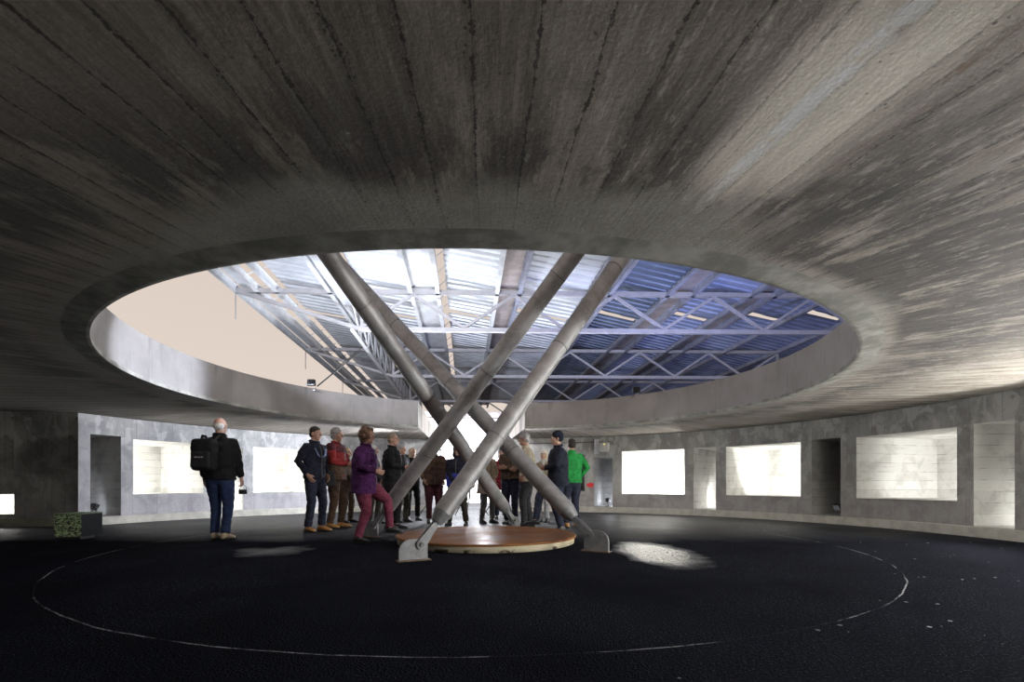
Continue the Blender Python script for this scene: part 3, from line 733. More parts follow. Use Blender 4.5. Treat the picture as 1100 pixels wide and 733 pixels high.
def strut(label, pin, top, base_z_off=0.0):
    pin, top = Vector(pin), Vector(top); d = (top - pin).normalized()
    h = Vector((d.x, d.y, 0)).normalized(); nrm = Vector((-h.y, h.x, 0)); up = Vector((0, 0, 1))
    t = empty('steel_strut', label, 'strut', (pin.x, pin.y, 0)); o = Vector((-pin.x, -pin.y, 0))
    R = 0.108
    end = pin + d * ((6.45 - pin.z) / d.z)
    bm = bmesh.new(); tube(bm, [pin + d * 0.42 + o, end + o], R, 40); finish(bm, 'pipe', M_PIPE, t, False)
    bm = bmesh.new(); tube(bm, [pin + d * 0.285 + o, pin + d * 0.30 + o, pin + d * 0.42 + o], [0.062, 0.068, R * 1.0], 32); finish(bm, 'end_cone', M_STEEL, t)
    L = (end - pin).length; k = 1.5
    while k < L - 0.5:
        bm = bmesh.new(); tube(bm, [pin + d * (k - 0.006) + o, pin + d * (k + 0.006) + o], R + 0.003, 40); finish(bm, 'weld_ring', M_STEELD, t)
        k += 1.45
    # clevis arm
    side = d.cross(nrm).normalized()
    poly = [(0.0, 0.045), (0.30, 0.03), (0.30, -0.03), (0.0, -0.045)] + [(0.052 * math.cos(a), 0.052 * math.sin(a)) for a in [rad(255 - i * 15) for i in range(11)]][::1]
    poly = [(0.30, -0.028), (0.30, 0.028)] + [(0.055 * math.cos(rad(70 + 20 * i)), 0.055 * math.sin(rad(70 + 20 * i))) for i in range(12)]
    for s in (-1, 1):
        bm = bmesh.new(); prism(bm, poly, pin + o + nrm * 0.028 * s, d, nrm.cross(d), nrm, 0.02); finish(bm, 'clevis_cheek', M_STEEL, t)
    bm = bmesh.new(); tube(bm, [pin + o - nrm * 0.055, pin + o + nrm * 0.055], 0.022, 18); finish(bm, 'pin', M_STEELD, t)
    # anchor plate with one rounded upper corner, pointing away from the pipe
    zt = pin.z + 0.06; xr, xl, rc = 0.07, -0.24, 0.13
    poly = [(xr, 0.0), (xr, zt - 0.05), (xr - 0.05, zt)] + [(xl + rc - rc * math.sin(rad(15 * i)), zt - rc + rc * math.cos(rad(15 * i))) for i in range(7)] + [(xl, 0.0)]
    base = Vector((0, 0, 0))
    bm = bmesh.new(); prism(bm, poly, base, h, up, nrm, 0.032); finish(bm, 'anchor_plate', M_STEEL, t)
    bm = bmesh.new(); box(bm, h * (-0.08) + Vector((0, 0, 0.006)), (0.36, 0.12, 0.012), Matrix.Rotation(math.atan2(h.y, h.x), 3, 'Z'), 0.003); finish(bm, 'base_plate', M_RUST, t)
strut('steel pipe strut anchored at front left, nearest the camera, leaning up to the right', (-0.98, 5.2, 0.17), (1.465, 6.5, 3.85))
strut('steel pipe strut anchored beside the woman in purple, leaning up to the right', (-2.1, 7.4, 0.19), (0.735, 5.7, 3.54))
strut('steel pipe strut anchored at front right, leaning up to the left', (0.95, 5.9, 0.195), (-3.05, 8.2, 4.69))
strut('steel pipe strut anchored behind the platform, leaning up to the left', (0.015, 8.6, 0.175), (-1.98, 5.2, 3.3))

# ------------------------------------------------------------------ the shed roof overhead
ZR = HC + 7.8
def sp_(s, d, z): return Vector((s - 0.096 * d, d, z))       # s across, d depth along the axis
roof = empty('shed_roof', 'open-sided corrugated steel shed roof seen through the round opening', 'roof', (0, 22, 0))
ro = Vector((0, -22, 0))
D0, D1 = 6.0, 47.0
M_SHEETB = mat_sheet('corrugated_roof_sheet_bluelit', (0.26, 0.30, 0.46), (0.40, 0.45, 0.62))  # blue floodlight on the right-hand bays put into the sheet colour
M_SHEETD = mat_sheet('corrugated_roof_sheet_slate', (0.10, 0.12, 0.165), (0.15, 0.18, 0.24))
M_BEAMD = simple('blue_grey_roof_steel', (0.26, 0.27, 0.33), 0.5, 0.15, 3)
def rsheet(s0, s1, d0, d1, z0, z1, mat, cut=0.0):
    bm = bmesh.new(); pitch = 0.42; n = int((d1 - d0) / pitch)
    prof = [(0, 0), (0.20, 0), (0.23, 0.055), (0.39, 0.055)]
    prev = None
    for i in range(n):
        for dd, dz in prof:
            d = d0 + i * pitch + dd
            f = min(1.0, max(0.12, 1.0 - (d - (d1 - cut)) / cut)) if cut and d > d1 - cut else 1.0
            sa = s1 - (s1 - s0) * f
            za = z1 + (z0 - z1) * f
            cur = (bm.verts.new(sp_(sa, d, za + dz) + ro), bm.verts.new(sp_(s1, d, z1 + dz) + ro))
            if prev: bm.faces.new((prev[0], prev[1], cur[1], cur[0]))
            prev = cur
    finish(bm, 'roof_sheet', mat, roof)
def rbar(name, s, d0, d1, z, wd, ht, m):
    bm = bmesh.new(); a, b = sp_(s, d0, z) + ro, sp_(s, d1, z) + ro; v = b - a
    box(bm, (a + b) / 2, (wd, v.length, ht), Matrix.Rotation(math.atan2(v.y, v.x) - PI / 2, 3, 'Z')); finish(bm, name, m, roof)
def rbeam(s, d0, d1, z, wd, ht, m):      # I section
    bm = bmesh.new(); a, b = sp_(s, d0, z) + ro, sp_(s, d1, z) + ro; v = b - a; R3 = Matrix.Rotation(math.atan2(v.y, v.x) - PI / 2, 3, 'Z')
    for dz, w_, h_ in ((-ht / 2, wd, 0.02), (0, 0.02, ht), (ht / 2, wd, 0.02)):
        box(bm, (a + b) / 2 + Vector((0, 0, dz)), (w_, v.length, h_), R3)
    finish(bm, 'beam', m, roof)
TS = [10.7, 18.95, 27.1, 35.2, 43.3]     # truss positions
sheets = [(-7.3, -5.25), (-4.25, -2.15), (-0.78, 1.2), (2.1, 4.75), (5.7, 7.95), (8.95, 11.25), (12.25, 14.6), (15.4, 17.6), (18.4, 20.8), (21.6, 24.4)]
DS = 22.5
for i, (a, b) in enumerate(sheets):
    tl = 0.18 if i < 3 else 0.26
    m = M_SHEET if i < 4 else (M_SHEETD if i == 4 else M_SHEETB)
    rsheet(a, b, D0, DS, ZR + tl, ZR - tl, m, 0.5)
    rsheet(a, b, DS + 0.1, D1, ZR + tl + 0.05, ZR - tl + 0.05, m)
for s0, s1 in ((-2.1, -1.1), (1.2, 2.05), (8.2, 8.95), (4.8, 5.65), (-5.2, -4.3), (11.5, 12.2), (14.7, 15.3), (17.7, 18.3), (20.9, 21.5)):
    rbar('gutter', (s0 + s1) / 2, D0, D1, ZR - 0.1, s1 - s0, 0.06, M_GUTTER if s0 > 0 else M_WHITEM)
for s in (-8.85, -8.02, -7.3, -5.25, -4.25, -2.12, -1.08, 1.22, 2.1, 4.78, 5.66, 7.96, 8.97, 11.3, 12.25, 14.65, 17.65, 20.85):
    rbeam(s, D0, D1, ZR - 0.28, 0.16, 0.26, M_WHITEM if s < 2 else M_BEAMD)
rbar('edge_fascia', -8.44, D0, D1, ZR - 0.05, 0.7, 0.05, M_WHITEM)
# struts bridging the open strips
for s0, s1 in ((-7.95, -7.3), (-1.1, -0.78), (7.96, 8.2), (11.28, 11.5)):
    for k in range(34):
        d = D0 + 0.8 + k * 1.2
        if s0 > 0 and k % 2: continue
        bm = bmesh.new(); tube(bm, [sp_(s0, d, ZR - 0.16) + ro, sp_(s1, d + 0.12, ZR + 0.16) + ro], 0.018, 6); finish(bm, 'gap_strut', M_WHITEM, roof)
# bright box beam and lattice girder running away on the left
rbar('box_beam', -4.78, D0, D1, ZR - 0.42, 0.40, 0.16, M_WHITEM)
def truss(label, d, s0, s1, zb, zt, npan):
    t = empty('roof_truss', label, 'truss', (sp_(3, d, 0).x, d, 0)); o = Vector((-sp_(3, d, 0).x, -d, 0))
    def bar(name, p, q, wd):
        bm = bmesh.new(); v = q - p; a, b = frame(v)
        m3 = Matrix((a, b, v.normalized())).transposed()
        box(bm, (p + q) / 2 + o, (wd, wd, v.length), m3); finish(bm, name, M_TRUSS, t)
    P = lambda s, z: Vector((s - 0.096 * d, d + 0.0956 * (s - 3) * 0.25, z))
    bar('top_chord', P(s0, zt), P(s1, zt), 0.16); bar('bottom_chord', P(-4.0, zb), P(s1, zb), 0.16)
    bar('end_brace', P(s0, zt), P(-4.0, zb), 0.13); bar('post', P(s0, zt - 1.1), P(s0, zt + 0.4), 0.035)
    k = -4.0
    while k < s1 - 1.5:
        bar('diagonal', P(k, zb + 0.08), P(k + 1.97, zt - 0.08), 0.105)
        if k + 3.94 <= s1 + 0.1: bar('diagonal', P(k + 1.97, zt - 0.08), P(k + 3.94, zb + 0.08), 0.105)
        k += 3.94
    bar('post', P(-4.0, zb), P(-4.0, zt), 0.10); bar('post', P(s1, zb), P(s1, zt), 0.10)
M_TRUSS = simple('lilac_grey_truss_steel', (0.40, 0.385, 0.39), 0.45, 0.08, 3)
names = ['hidden above the near rim', 'nearest and highest of those seen through the opening', 'second from the near rim', 'third from the near rim, just above the far upstand', 'farthest, mostly behind the far upstand']
for nm, d in zip(names, TS):
    truss('grey steel roof truss, ' + nm, d, -8.85, 17.67, HC + 6.0, HC + 7.46, 9)
# lattice girder under the left box beam
t = empty('lattice_girder', 'white steel lattice girder running away along the left of the shed roof', 'girder', (-5.0, 22, 0)); o = Vector((5.0, -22, 0))
for z, nm in ((ZR - 0.55, 'top_chord'), (ZR - 1.75, 'bottom_chord')):
    bm = bmesh.new(); tube(bm, [sp_(-4.45, TS[1], z) + o, sp_(-4.45, D1, z) + o], 0.08, 8); finish(bm, nm, M_WHITEM, t)
k = TS[1]
while k < D1 - 2:
    bm = bmesh.new(); tube(bm, [sp_(-4.45, k, ZR - 0.55) + o, sp_(-4.45, k + 1.6, ZR - 1.75) + o], 0.04, 8); finish(bm, 'diagonal', M_WHITEM, t)
    bm = bmesh.new(); tube(bm, [sp_(-4.45, k + 1.6, ZR - 1.75) + o, sp_(-4.45, k + 1.6, ZR - 0.55) + o], 0.035, 8); finish(bm, 'post', M_WHITEM, t)
    k += 1.6
# columns carrying the roof
for s, d in ((-7.9, D1 - 0.5), (17.2, D1 - 0.5), (17.2, D0 + 0.5), (-7.9, D0 + 0.3)):
    bm = bmesh.new(); p = sp_(s, d, 0) + ro
    tube(bm, [p + Vector((0, 0, 0)), p + Vector((0, 0, ZR - 0.4))], 0.16, 16); finish(bm, 'column', M_TRUSS, roof)

# flood lights and cables standing on the upstand rim
def rim_lamp(label, xp, target, cabl):
    th = ray_wall(xp, RIN + 0.12)
    p = wp(th, RIN + 0.14, ZTOP + 0.004)
    t = floodlight(label, p - Vector((0, 0, 0.05)), PI, 0.8, tilt=0.25)
    return p
pL = rim_lamp('low floodlight lying on far rim of opening, under the left edge of roof', 335, None, None)
pR = rim_lamp('low floodlight lying on far rim of opening at right', 683, None, None)
bm = bmesh.new(); tube(bm, [pL + Vector((0.02, 0.25, 0.10)), pL + Vector((0.35, 2.0, 1.3)), sp_(-5.2, 19.5, 5.5), sp_(-4.9, 24.6, ZR - 0.55)], 0.014, 6)
tag(finish(bm, 'cable', M_BLACK), 'thin black cable rising from the left rim floodlight to the roof', 'cable')

# light on the roof
light('SPOT', 'roof_flood_white', (-5.4, 6.5, 3.1), 3200, (0.80, 0.86, 1.0), 0.15, sp_(-2.5, 17, ZR), 110, 0.6)
light('SPOT', 'roof_flood_white', (-5.0, 15.0, 3.1), 2600, (0.80, 0.86, 1.0), 0.15, sp_(-3.0, 25, ZR), 120, 0.5)
light('SPOT', 'roof_flood_blue', (6.5, 12.5, 3.1), 1900, (0.46, 0.54, 1.0), 0.15, sp_(12.0, 19, ZR), 110, 0.6)
light('SPOT', 'roof_flood_blue', (3.0, 16.0, 3.1), 1100, (0.45, 0.52, 1.0), 0.15, sp_(7.0, 27, ZR), 120, 0.6)
light('SPOT', 'drum_flood', pR + Vector((-0.15, -0.2, 0.3)), 6500, COOL, 0.1, (-4.6, 6.3, 2.4), 17, 0.7)
for i in range(5):
    q = niches['window_x%d' % i]; p = q['a'].lerp(q['b'], 0.5) + q['n'] * 1.0; light('POINT', 'recess_lamp_light', (p.x, p.y, 1.0), (800, 900, 260, 100, 50)[i], WARM, 0.1)

# ------------------------------------------------------------------ small fittings
# grey wall box with conduit
th = rt(648); n = Vector((math.cos(th), math.sin(th), 0)); p = wp(th, RR - 0.10, 1.88)
t = empty('wall_box', 'small grey electrical box high on wall above the doorway recess', 'box', (p.x, p.y, 1.70), math.atan2(n.y, n.x) - PI / 2)
bm = bmesh.new(); box(bm, (0.05, 0, 0.155), (0.26, 0.18, 0.25), None, 0.012); finish(bm, 'enclosure', simple('pale_grey_enclosure', (0.55, 0.55, 0.53), 0.4, 0.05), t)
bm = bmesh.new(); ball(bm, (0.07, -0.093, 0.24), 0.012, None, 2); finish(bm, 'indicator_lamp', emis('yellow_indicator', (1.0, 0.75, 0.15), 6), t)
for x in (-0.22, -0.17, -0.125):
    bm = bmesh.new(); tube(bm, [(x, 0.0, -0.02), (x, 0.0, 0.40)], 0.021, 8); finish(bm, 'conduit', M_WHITEM, t)
bm = bmesh.new(); pts = []
for k in range(30):
    a = th + rad(0.6) + rad(16) * k / 29; pts.append(wp(a, RR - 0.05, 2.02))
tube(bm, pts, 0.014, 6); tag(finish(bm, 'conduit_pipe', M_STEELD), 'thin horizontal conduit running left along wall top from the grey box', 'conduit')
# red spray mark on the pier
th = rt(634.2); n = Vector((math.cos(th), math.sin(th), 0)); tv = Vector((-n.y, n.x, 0))
p = wp(th, RR - 0.02, HC + (520 - 521.3) / F * 14.1); bm = bmesh.new(); vs = []
for k in range(22):
    a = 2 * PI * k / 22; r = 1 + 0.06 * math.sin(3 * a + 1) + 0.06 * math.sin(5 * a)
    vs.append(p + tv * 0.105 * r * math.cos(a) + Vector((0, 0, 0.068 * r * math.sin(a))))
a_ = [bm.verts.new(v) for v in vs]; b_ = [bm.verts.new(v + n * 0.006) for v in vs]; bm.faces.new(a_)
for k in range(22): bm.faces.new((a_[k], b_[k], b_[(k + 1) % 22], a_[(k + 1) % 22]))
tag(finish(bm, 'paint_mark', simple('red_paint', (0.75, 0.04, 0.04), 0.6, 0.1)), 'red paint mark on pier left of the doorway recess', 'paint mark')
# green box
t = empty('seat_cube', 'low dark cube with green mottled front standing on floor at left', 'cube', px(85, 7.25), rad(4))
bm = bmesh.new(); box(bm, (0, 0, 0.21), (0.37, 0.40, 0.33), None, 0.006); finish(bm, 'body', simple('dark_cube_panel', (0.007, 0.008, 0.011), 0.6, spec=0.15), t)
bm = bmesh.new(); box(bm, (0, -0.203, 0.21), (0.365, 0.012, 0.325), None, 0.003); finish(bm, 'front_panel', mat_grassbox(), t)
bm = bmesh.new(); box(bm, (0, 0, 0.38), (0.375, 0.41, 0.012), None, 0.003); finish(bm, 'top_panel', simple('green_top', (0.20, 0.30, 0.16), 0.6, 0.3, 30), t)
bm = bmesh.new(); box(bm, (0, 0, 0.023), (0.24, 0.26, 0.046), None, 0.004); finish(bm, 'foot', M_BLACK, t)

# ------------------------------------------------------------------ people
SKIN = simple('skin_pale', (0.42, 0.25, 0.185), 0.55, 0.08, 30)
LIPS = SKIN
EYE = simple('eye_white', (0.55, 0.52, 0.50), 0.3, 0.05, 5); IRIS = simple('eye_iris', (0.03, 0.025, 0.02), 0.2, 0.1, 5)
def cloth(name, c, bump=0.25): return simple('cloth_' + name, c, 0.85, 0.18, 14, bump=bump, spec=0.25)
PENDING = []      # meshes that are fused into one skin before the script ends
def fused(bm, name, mat, parent, voxel, smooth_it=3, wrinkle=0.0, wscale=0.12, seedv=0.0):
    ob = finish(bm, name, mat, parent, True)
    m = ob.modifiers.new('fuse', 'REMESH'); m.mode = 'VOXEL'; m.voxel_size = voxel; m.use_smooth_shade = True
    if smooth_it:
        s = ob.modifiers.new('soft', 'SMOOTH'); s.iterations = smooth_it; s.factor = 0.5
    PENDING.append((ob, wrinkle, wscale, seedv)); return ob
def ik(a, b, l1, l2, pole):
    v = b - a; L = v.length
    if L > (l1 + l2) * 0.999: b = a + v * ((l1 + l2) * 0.999 / L); v = b - a; L = v.length
    u = v / L; x = (l1 * l1 - l2 * l2 + L * L) / (2 * L); h = math.sqrt(max(0, l1 * l1 - x * x))
    p = pole - u * pole.dot(u)
    p = p.normalized() if p.length > 1e-5 else Vector((1, 0, 0))
    return a + u * x + p * h, b
def person(label, x, d, heading, H, jacket, trousers, shoes, hair=('short', (0.05, 0.04, 0.03)), sex='m', lean=0.0,
           arms=None, legs=None, head=(0, 0), coat=0.80, build=1.0, extras=(), z=0.0, floor_xy=None, sway=0.0):
    s = H / 1.75
    loc = px(x, d, z)
    t = empty('person', label, 'person', loc, heading, 'visitors around the platform')
    V = lambda a, b, c: Vector((a, b, c)) * s
    rs = random.Random(int(x * 7 + d * 31)); sv = rs.random() * 50
    upv = Vector((math.sin(lean), 0, math.cos(lean)))
    pel = V(0.0, 0.0, 0.95)
    legs = legs or {}
    dz_p = legs.get('drop', 0.0) * s; pel = pel + Vector((legs.get('shift', 0.0) * s, 0, -dz_p))
    ch = lambda zz: pel + upv * (zz - 0.95) * s if zz > 0.95 else pel + Vector((0, 0, (zz - 0.95) * s))
    shw = (0.178 if sex == 'm' else 0.158) * s * (0.5 + 0.5 * build)
    sh = {1: ch(1.42) + Vector((0, shw, 0)), -1: ch(1.42) + Vector((0, -shw, 0))}
    neck = ch(1.48); hc = neck + (upv * 0.15 + Vector((0.025, 0, 0))) * s
    hy, hpit = rad(head[0]), rad(head[1])
    HM = Matrix.Rotation(hy, 3, 'Z') @ Matrix.Rotation(hpit, 3, 'Y')
    hk = lambda a, b, c: hc + HM @ (Vector((a, b, c)) * s)
    # arms and legs
    A = {}
    for sd in (1, -1):
        arms = arms or {}
        tgt, pole = arms.get(sd, ((0.05, sd * 0.25, 0.84), (-1, sd * 0.4, 0)))
        hand = pel + V(*tgt) - V(0, 0, 0.95)
        el, wr = ik(sh[sd], hand, 0.285 * s, 0.255 * s, Vector(pole))
        A[sd] = (sh[sd], el, wr)
    Lg = {}
    for sd in (1, -1):
        tgt, pole = legs.get(sd, ((0.0 + 0.03 * sd, sd * 0.105, 0.085), (1, sd * 0.12, 0)))
        hip = pel + V(0, sd * 0.088, -0.035)
        kn, an = ik(hip, V(*tgt), 0.425 * s, 0.415 * s, Vector(pole)); Lg[sd] = (hip, kn, an)
    # ---- body: one continuous skin
    bm = bmesh.new()
    ball(bm, hk(-0.012, 0, 0.032), (0.092 * s, 0.073 * s, 0.088 * s), HM, 3)
    ball(bm, hk(0.020, 0, -0.035), (0.068 * s, 0.058 * s, 0.082 * s), HM, 3)
    ball(bm, hk(0.052, 0, -0.092), (0.030 * s, 0.030 * s, 0.024 * s), HM, 2)
    tube(bm, [hk(0.085, 0, 0.008), hk(0.108, 0, -0.032)], [0.010 * s, 0.015 * s], 10, round_ends=True)
    tube(bm, [hk(0.079, -0.034, 0.026), hk(0.082, 0.034, 0.026)], 0.012 * s, 10, round_ends=True)
    tube(bm, [hk(0.080, -0.018, -0.060), hk(0.087, 0, -0.060), hk(0.080, 0.018, -0.060)], 0.009 * s, 8, round_ends=True)
    for sd in (1, -1):
        ball(bm, hk(-0.008, sd * 0.074, -0.012), (0.020 * s, 0.011 * s, 0.032 * s), HM, 2)
        ball(bm, hk(0.055, sd * 0.036, -0.030), (0.024 * s, 0.020 * s, 0.026 * s), HM, 2)
    tube(bm, [ch(1.40), neck, hk(-0.02, 0, -0.05)], [0.075 * s, 0.056 * s, 0.054 * s], 16, round_ends=True)
    E = lambda c, rx, ry: (c, Vector((rx * s, 0, -rx * s * math.sin(lean))), Vector((0, ry * s, 0)))
    loft(bm, [E(ch(0.84), 0.08, 0.13), E(ch(0.93), 0.10, 0.145), E(ch(1.08), 0.085, 0.12), E(ch(1.25), 0.095, 0.14), E(ch(1.36), 0.075, 0.125), E(ch(1.44), 0.045, 0.07)], 18)
    for sd in (1, -1):
        S_, El, Wr = A[sd]
        tube(bm, [S_, S_.lerp(El, 0.5), El, El.lerp(Wr, 0.35), Wr], [0.034 * s, 0.038 * s, 0.035 * s, 0.035 * s, 0.026 * s], 12, round_ends=True)
        hip, kn, an = Lg[sd]
        tube(bm, [hip, hip.lerp(kn, 0.5), kn, kn.lerp(an, 0.3), an], [0.075 * s, 0.066 * s, 0.05 * s, 0.05 * s, 0.034 * s], 12, round_ends=True)
        tube(bm, [an, an + V(0.02, 0, -0.03), an + V(0.10, sd * 0.01, -0.05)], [0.034 * s, 0.036 * s, 0.026 * s], 10, round_ends=True)
        # hand
        fd = (Wr - El).normalized()
        pn = Vector((0, -sd, 0)); pn = (pn - fd * pn.dot(fd)).normalized()      # palm faces the body
        if arms.get('palm%+d' % sd): pn = Vector(arms['palm%+d' % sd]); pn = (pn - fd * pn.dot(fd)).normalized()
        lt_ = pn.cross(fd) * sd; lt_.normalize()                                  # towards the thumb
        if lt_.dot(Vector((1, 0, 0.4))) < 0: lt_ = -lt_
        kb = Wr + fd * 0.088 * s
        loft(bm, [(Wr - fd * 0.01 * s, lt_ * 0.027 * s, pn * 0.019 * s), (Wr + fd * 0.03 * s, lt_ * 0.036 * s, pn * 0.018 * s), (kb, lt_ * 0.042 * s, pn * 0.014 * s), (kb + fd * 0.01 * s, lt_ * 0.036 * s, pn * 0.010 * s)], 14)
        curl = arms.get('curl%+d' % sd, 0.35)
        for k, ln in enumerate((0.072, 0.082, 0.076, 0.060)):
            p0 = kb + lt_ * (0.032 - 0.0215 * k) * s; ang = curl * 0.6; pts = [p0 - fd * 0.02 * s, p0]
            for q_, fr in enumerate((0.45, 0.30, 0.25)):
                dv = fd * math.cos(ang) + pn * math.sin(ang); pts.append(pts[-1] + dv * ln * fr * s); ang += curl
            tube(bm, pts, [0.010 * s, 0.010 * s, 0.0095 * s, 0.009 * s, 0.0085 * s], 8, round_ends=True)
        p0 = Wr + fd * 0.03 * s + lt_ * 0.028 * s
        tube(bm, [p0, p0 + (fd * 0.7 + lt_ * 0.6 + pn * 0.3).normalized() * 0.04 * s, p0 + (fd * 0.85 + lt_ * 0.42 + pn * 0.4).normalized() * 0.072 * s], [0.014 * s, 0.0115 * s, 0.009 * s], 8, round_ends=True)
    fused(bm, 'body', SKIN, t, 0.0062 * s, 2)
    for sd in (1, -1):
        bm = bmesh.new(); ball(bm, hk(0.081, sd * 0.030, 0.004), 0.0115 * s, None, 2)
        eo = finish(bm, 'eye', EYE, t, True)
        bm = bmesh.new(); ball(bm, hk(0.0895, sd * 0.030, 0.004), 0.0055 * s, None, 2); finish(bm, 'iris', IRIS, eo, True)
    # ---- hair
    if hair:
        st, hcol = hair; bm = bmesh.new()
        if st == 'short':
            ball(bm, hk(-0.020, 0, 0.050), (0.096 * s, 0.081 * s, 0.085 * s), HM, 3); ball(bm, hk(-0.042, 0, -0.005), (0.072 * s, 0.079 * s, 0.066 * s), HM, 3)
        elif st == 'full':
            ball(bm, hk(-0.028, 0, 0.050), (0.100 * s, 0.092 * s, 0.092 * s), HM, 3); ball(bm, hk(-0.045, 0, -0.015), (0.080 * s, 0.088 * s, 0.080 * s), HM, 3)
        elif st == 'curly':
            for k in range(80):
                a = rs.uniform(0, 2 * PI); u = rs.uniform(-0.85, 1)
                r = math.sqrt(max(0, 1 - u * u)); v = (-0.022 + 0.104 * r * math.cos(a), 0.100 * r * math.sin(a), 0.036 + 0.106 * u)
                if v[0] > 0.045 and v[2] < 0.085: continue
                ball(bm, hk(*v), 0.029 * s, None, 2)
            ball(bm, hk(-0.03, 0, 0.04), (0.100 * s, 0.094 * s, 0.10 * s), HM, 3); ball(bm, hk(-0.05, 0, -0.03), (0.08 * s, 0.095 * s, 0.09 * s), HM, 3)
        elif st == 'bob':
            ball(bm, hk(-0.028, 0, 0.050), (0.098 * s, 0.090 * s, 0.088 * s), HM, 3); ball(bm, hk(-0.045, 0, -0.045), (0.078 * s, 0.092 * s, 0.098 * s), HM, 3)
        elif st == 'bald':
            ball(bm, hk(-0.032, 0, 0.0), (0.082 * s, 0.080 * s, 0.072 * s), HM, 3)
        fused(bm, 'hair', simple('hair_%.2f_%.2f' % (hcol[0], hcol[2]), hcol, 0.7, 0.35, 40, bump=0.5), t, 0.009 * s, 1, 0.006, 0.03, sv)
    # ---- trousers
    bm = bmesh.new(); b = build
    loft(bm, [E(ch(0.80), 0.09, 0.15), E(ch(0.90), 0.118 * b, 0.168 * b), E(ch(0.99), 0.108 * b, 0.155 * b), E(ch(1.06), 0.10 * b, 0.145 * b)], 20)
    for sd in (1, -1):
        hip, kn, an = Lg[sd]
        bt = kn.lerp(an, 0.97)
        tube(bm, [hip, hip.lerp(kn, 0.45), kn, kn.lerp(an, 0.45), bt], [0.098 * s * b, 0.088 * s * b, 0.070 * s * (0.5 + 0.5 * b), 0.066 * s, 0.064 * s], 14)
    fused(bm, 'trousers', trousers, t, 0.010 * s, 3, 0.016, 0.10, sv + 3)
    # ---- shoes
    for sd in (1, -1):
        hip, kn, an = Lg[sd]; bm = bmesh.new(); tx = rad(sd * 8)
        fx = Vector((math.cos(tx), math.sin(tx), 0)); fy = Vector((-fx.y, fx.x, 0)); g = an - Vector((0, 0, 0.085 * s))
        fxp = rad(legs.get('toe%+d' % sd, 0))
        if fxp: fx = Vector((math.cos(tx) * math.cos(fxp), math.sin(tx), -math.sin(fxp)))
        for q_, (o, hh, wd) in enumerate(((-0.070, 0.030, 0.022), (-0.055, 0.075, 0.034), (0.0, 0.085, 0.040), (0.07, 0.060, 0.045), (0.13, 0.042, 0.046), (0.175, 0.028, 0.034), (0.19, 0.018, 0.016))):
            pass
        secs = []
        for o, hh, wd in ((-0.072, 0.050, 0.022), (-0.055, 0.088, 0.034), (0.0, 0.098, 0.040), (0.07, 0.070, 0.045), (0.13, 0.052, 0.046), (0.175, 0.038, 0.034), (0.192, 0.026, 0.014)):
            c = g + fx * o * s + Vector((0, 0, hh * 0.5 * s + 0.012 * s)); secs.append((c, fy * wd * s, Vector((0, 0, hh * 0.5 * s))))
        loft(bm, secs, 16); so = finish(bm, 'shoe', shoes, t, True)
        bm = bmesh.new(); secs = []
        for o, wd in ((-0.080, 0.016), (-0.066, 0.036), (0.0, 0.043), (0.07, 0.048), (0.13, 0.049), (0.18, 0.036), (0.199, 0.014)):
            secs.append((g + fx * o * s + Vector((0, 0, 0.0125 * s)), fy * wd * s, Vector((0, 0, 0.0125 * s))))
        loft(bm, secs, 16); finish(bm, 'sole', simple('shoe_sole', (0.02, 0.02, 0.02), 0.7), so, True)
    # ---- jacket
    bm = bmesh.new()
    cw = 1.0 if coat > 0.7 else 1.12
    secs = []
    if coat < 0.9: secs.append(E(ch(coat), 0.135 * b * cw, 0.190 * b * cw))
    secs += [E(ch(0.93), 0.138 * b, 0.188 * b), E(ch(1.06), 0.130 * b, 0.176 * b), E(ch(1.22), 0.138 * b, 0.192 * b), E(ch(1.34), 0.128 * b, 0.192 * b), E(ch(1.42), 0.104 * b, 0.165 * b), E(ch(1.475), 0.076, 0.092), E(ch(1.50), 0.066, 0.070)]
    loft(bm, secs, 24)
    for sd in (1, -1):
        S_, El, Wr = A[sd]; S2 = S_ + Vector((0, -sd * 0.015 * s, -0.012 * s))
        ba = 0.6 + 0.4 * b
        tube(bm, [S2 + Vector((0, -sd * 0.05, 0.0)) * s, S2, S_.lerp(El, 0.5), El, El.lerp(Wr, 0.5), El.lerp(Wr, 0.98)], [0.060 * s * ba, 0.072 * s * ba, 0.066 * s * ba, 0.059 * s * ba, 0.052 * s * ba, 0.043 * s], 14, round_ends=False)
    if 'collar' in extras or True:
        for k in range(14):
            a0, a1 = 2 * PI * k / 14, 2 * PI * (k + 1) / 14
            c = ch(1.505)
            tube(bm, [c + Vector((math.cos(a0) * 0.068, math.sin(a0) * 0.072, -0.012 * math.cos(a0))) * s, c + Vector((math.cos(a1) * 0.068, math.sin(a1) * 0.072, -0.012 * math.cos(a1))) * s], 0.019 * s, 8, round_ends=True)
    if 'hoodback' in extras:
        ball(bm, ch(1.47) + V(-0.10, 0, 0), (0.06 * s, 0.11 * s, 0.085 * s), None, 3)
    fused(bm, 'jacket', jacket, t, 0.0095 * s, 2, 0.020, 0.11, sv + 9)
    # zip line down the front
    bm = bmesh.new()
    tube(bm, [ch(zz) + Vector((rx * b + 0.002, 0, 0)) * s for zz, rx in ((max(coat, 0.82), 0.137), (0.93, 0.140), (1.06, 0.132), (1.22, 0.140), (1.34, 0.128), (1.44, 0.096))], 0.006 * s, 6)
    finish(bm, 'zip', M_STEELD, t)
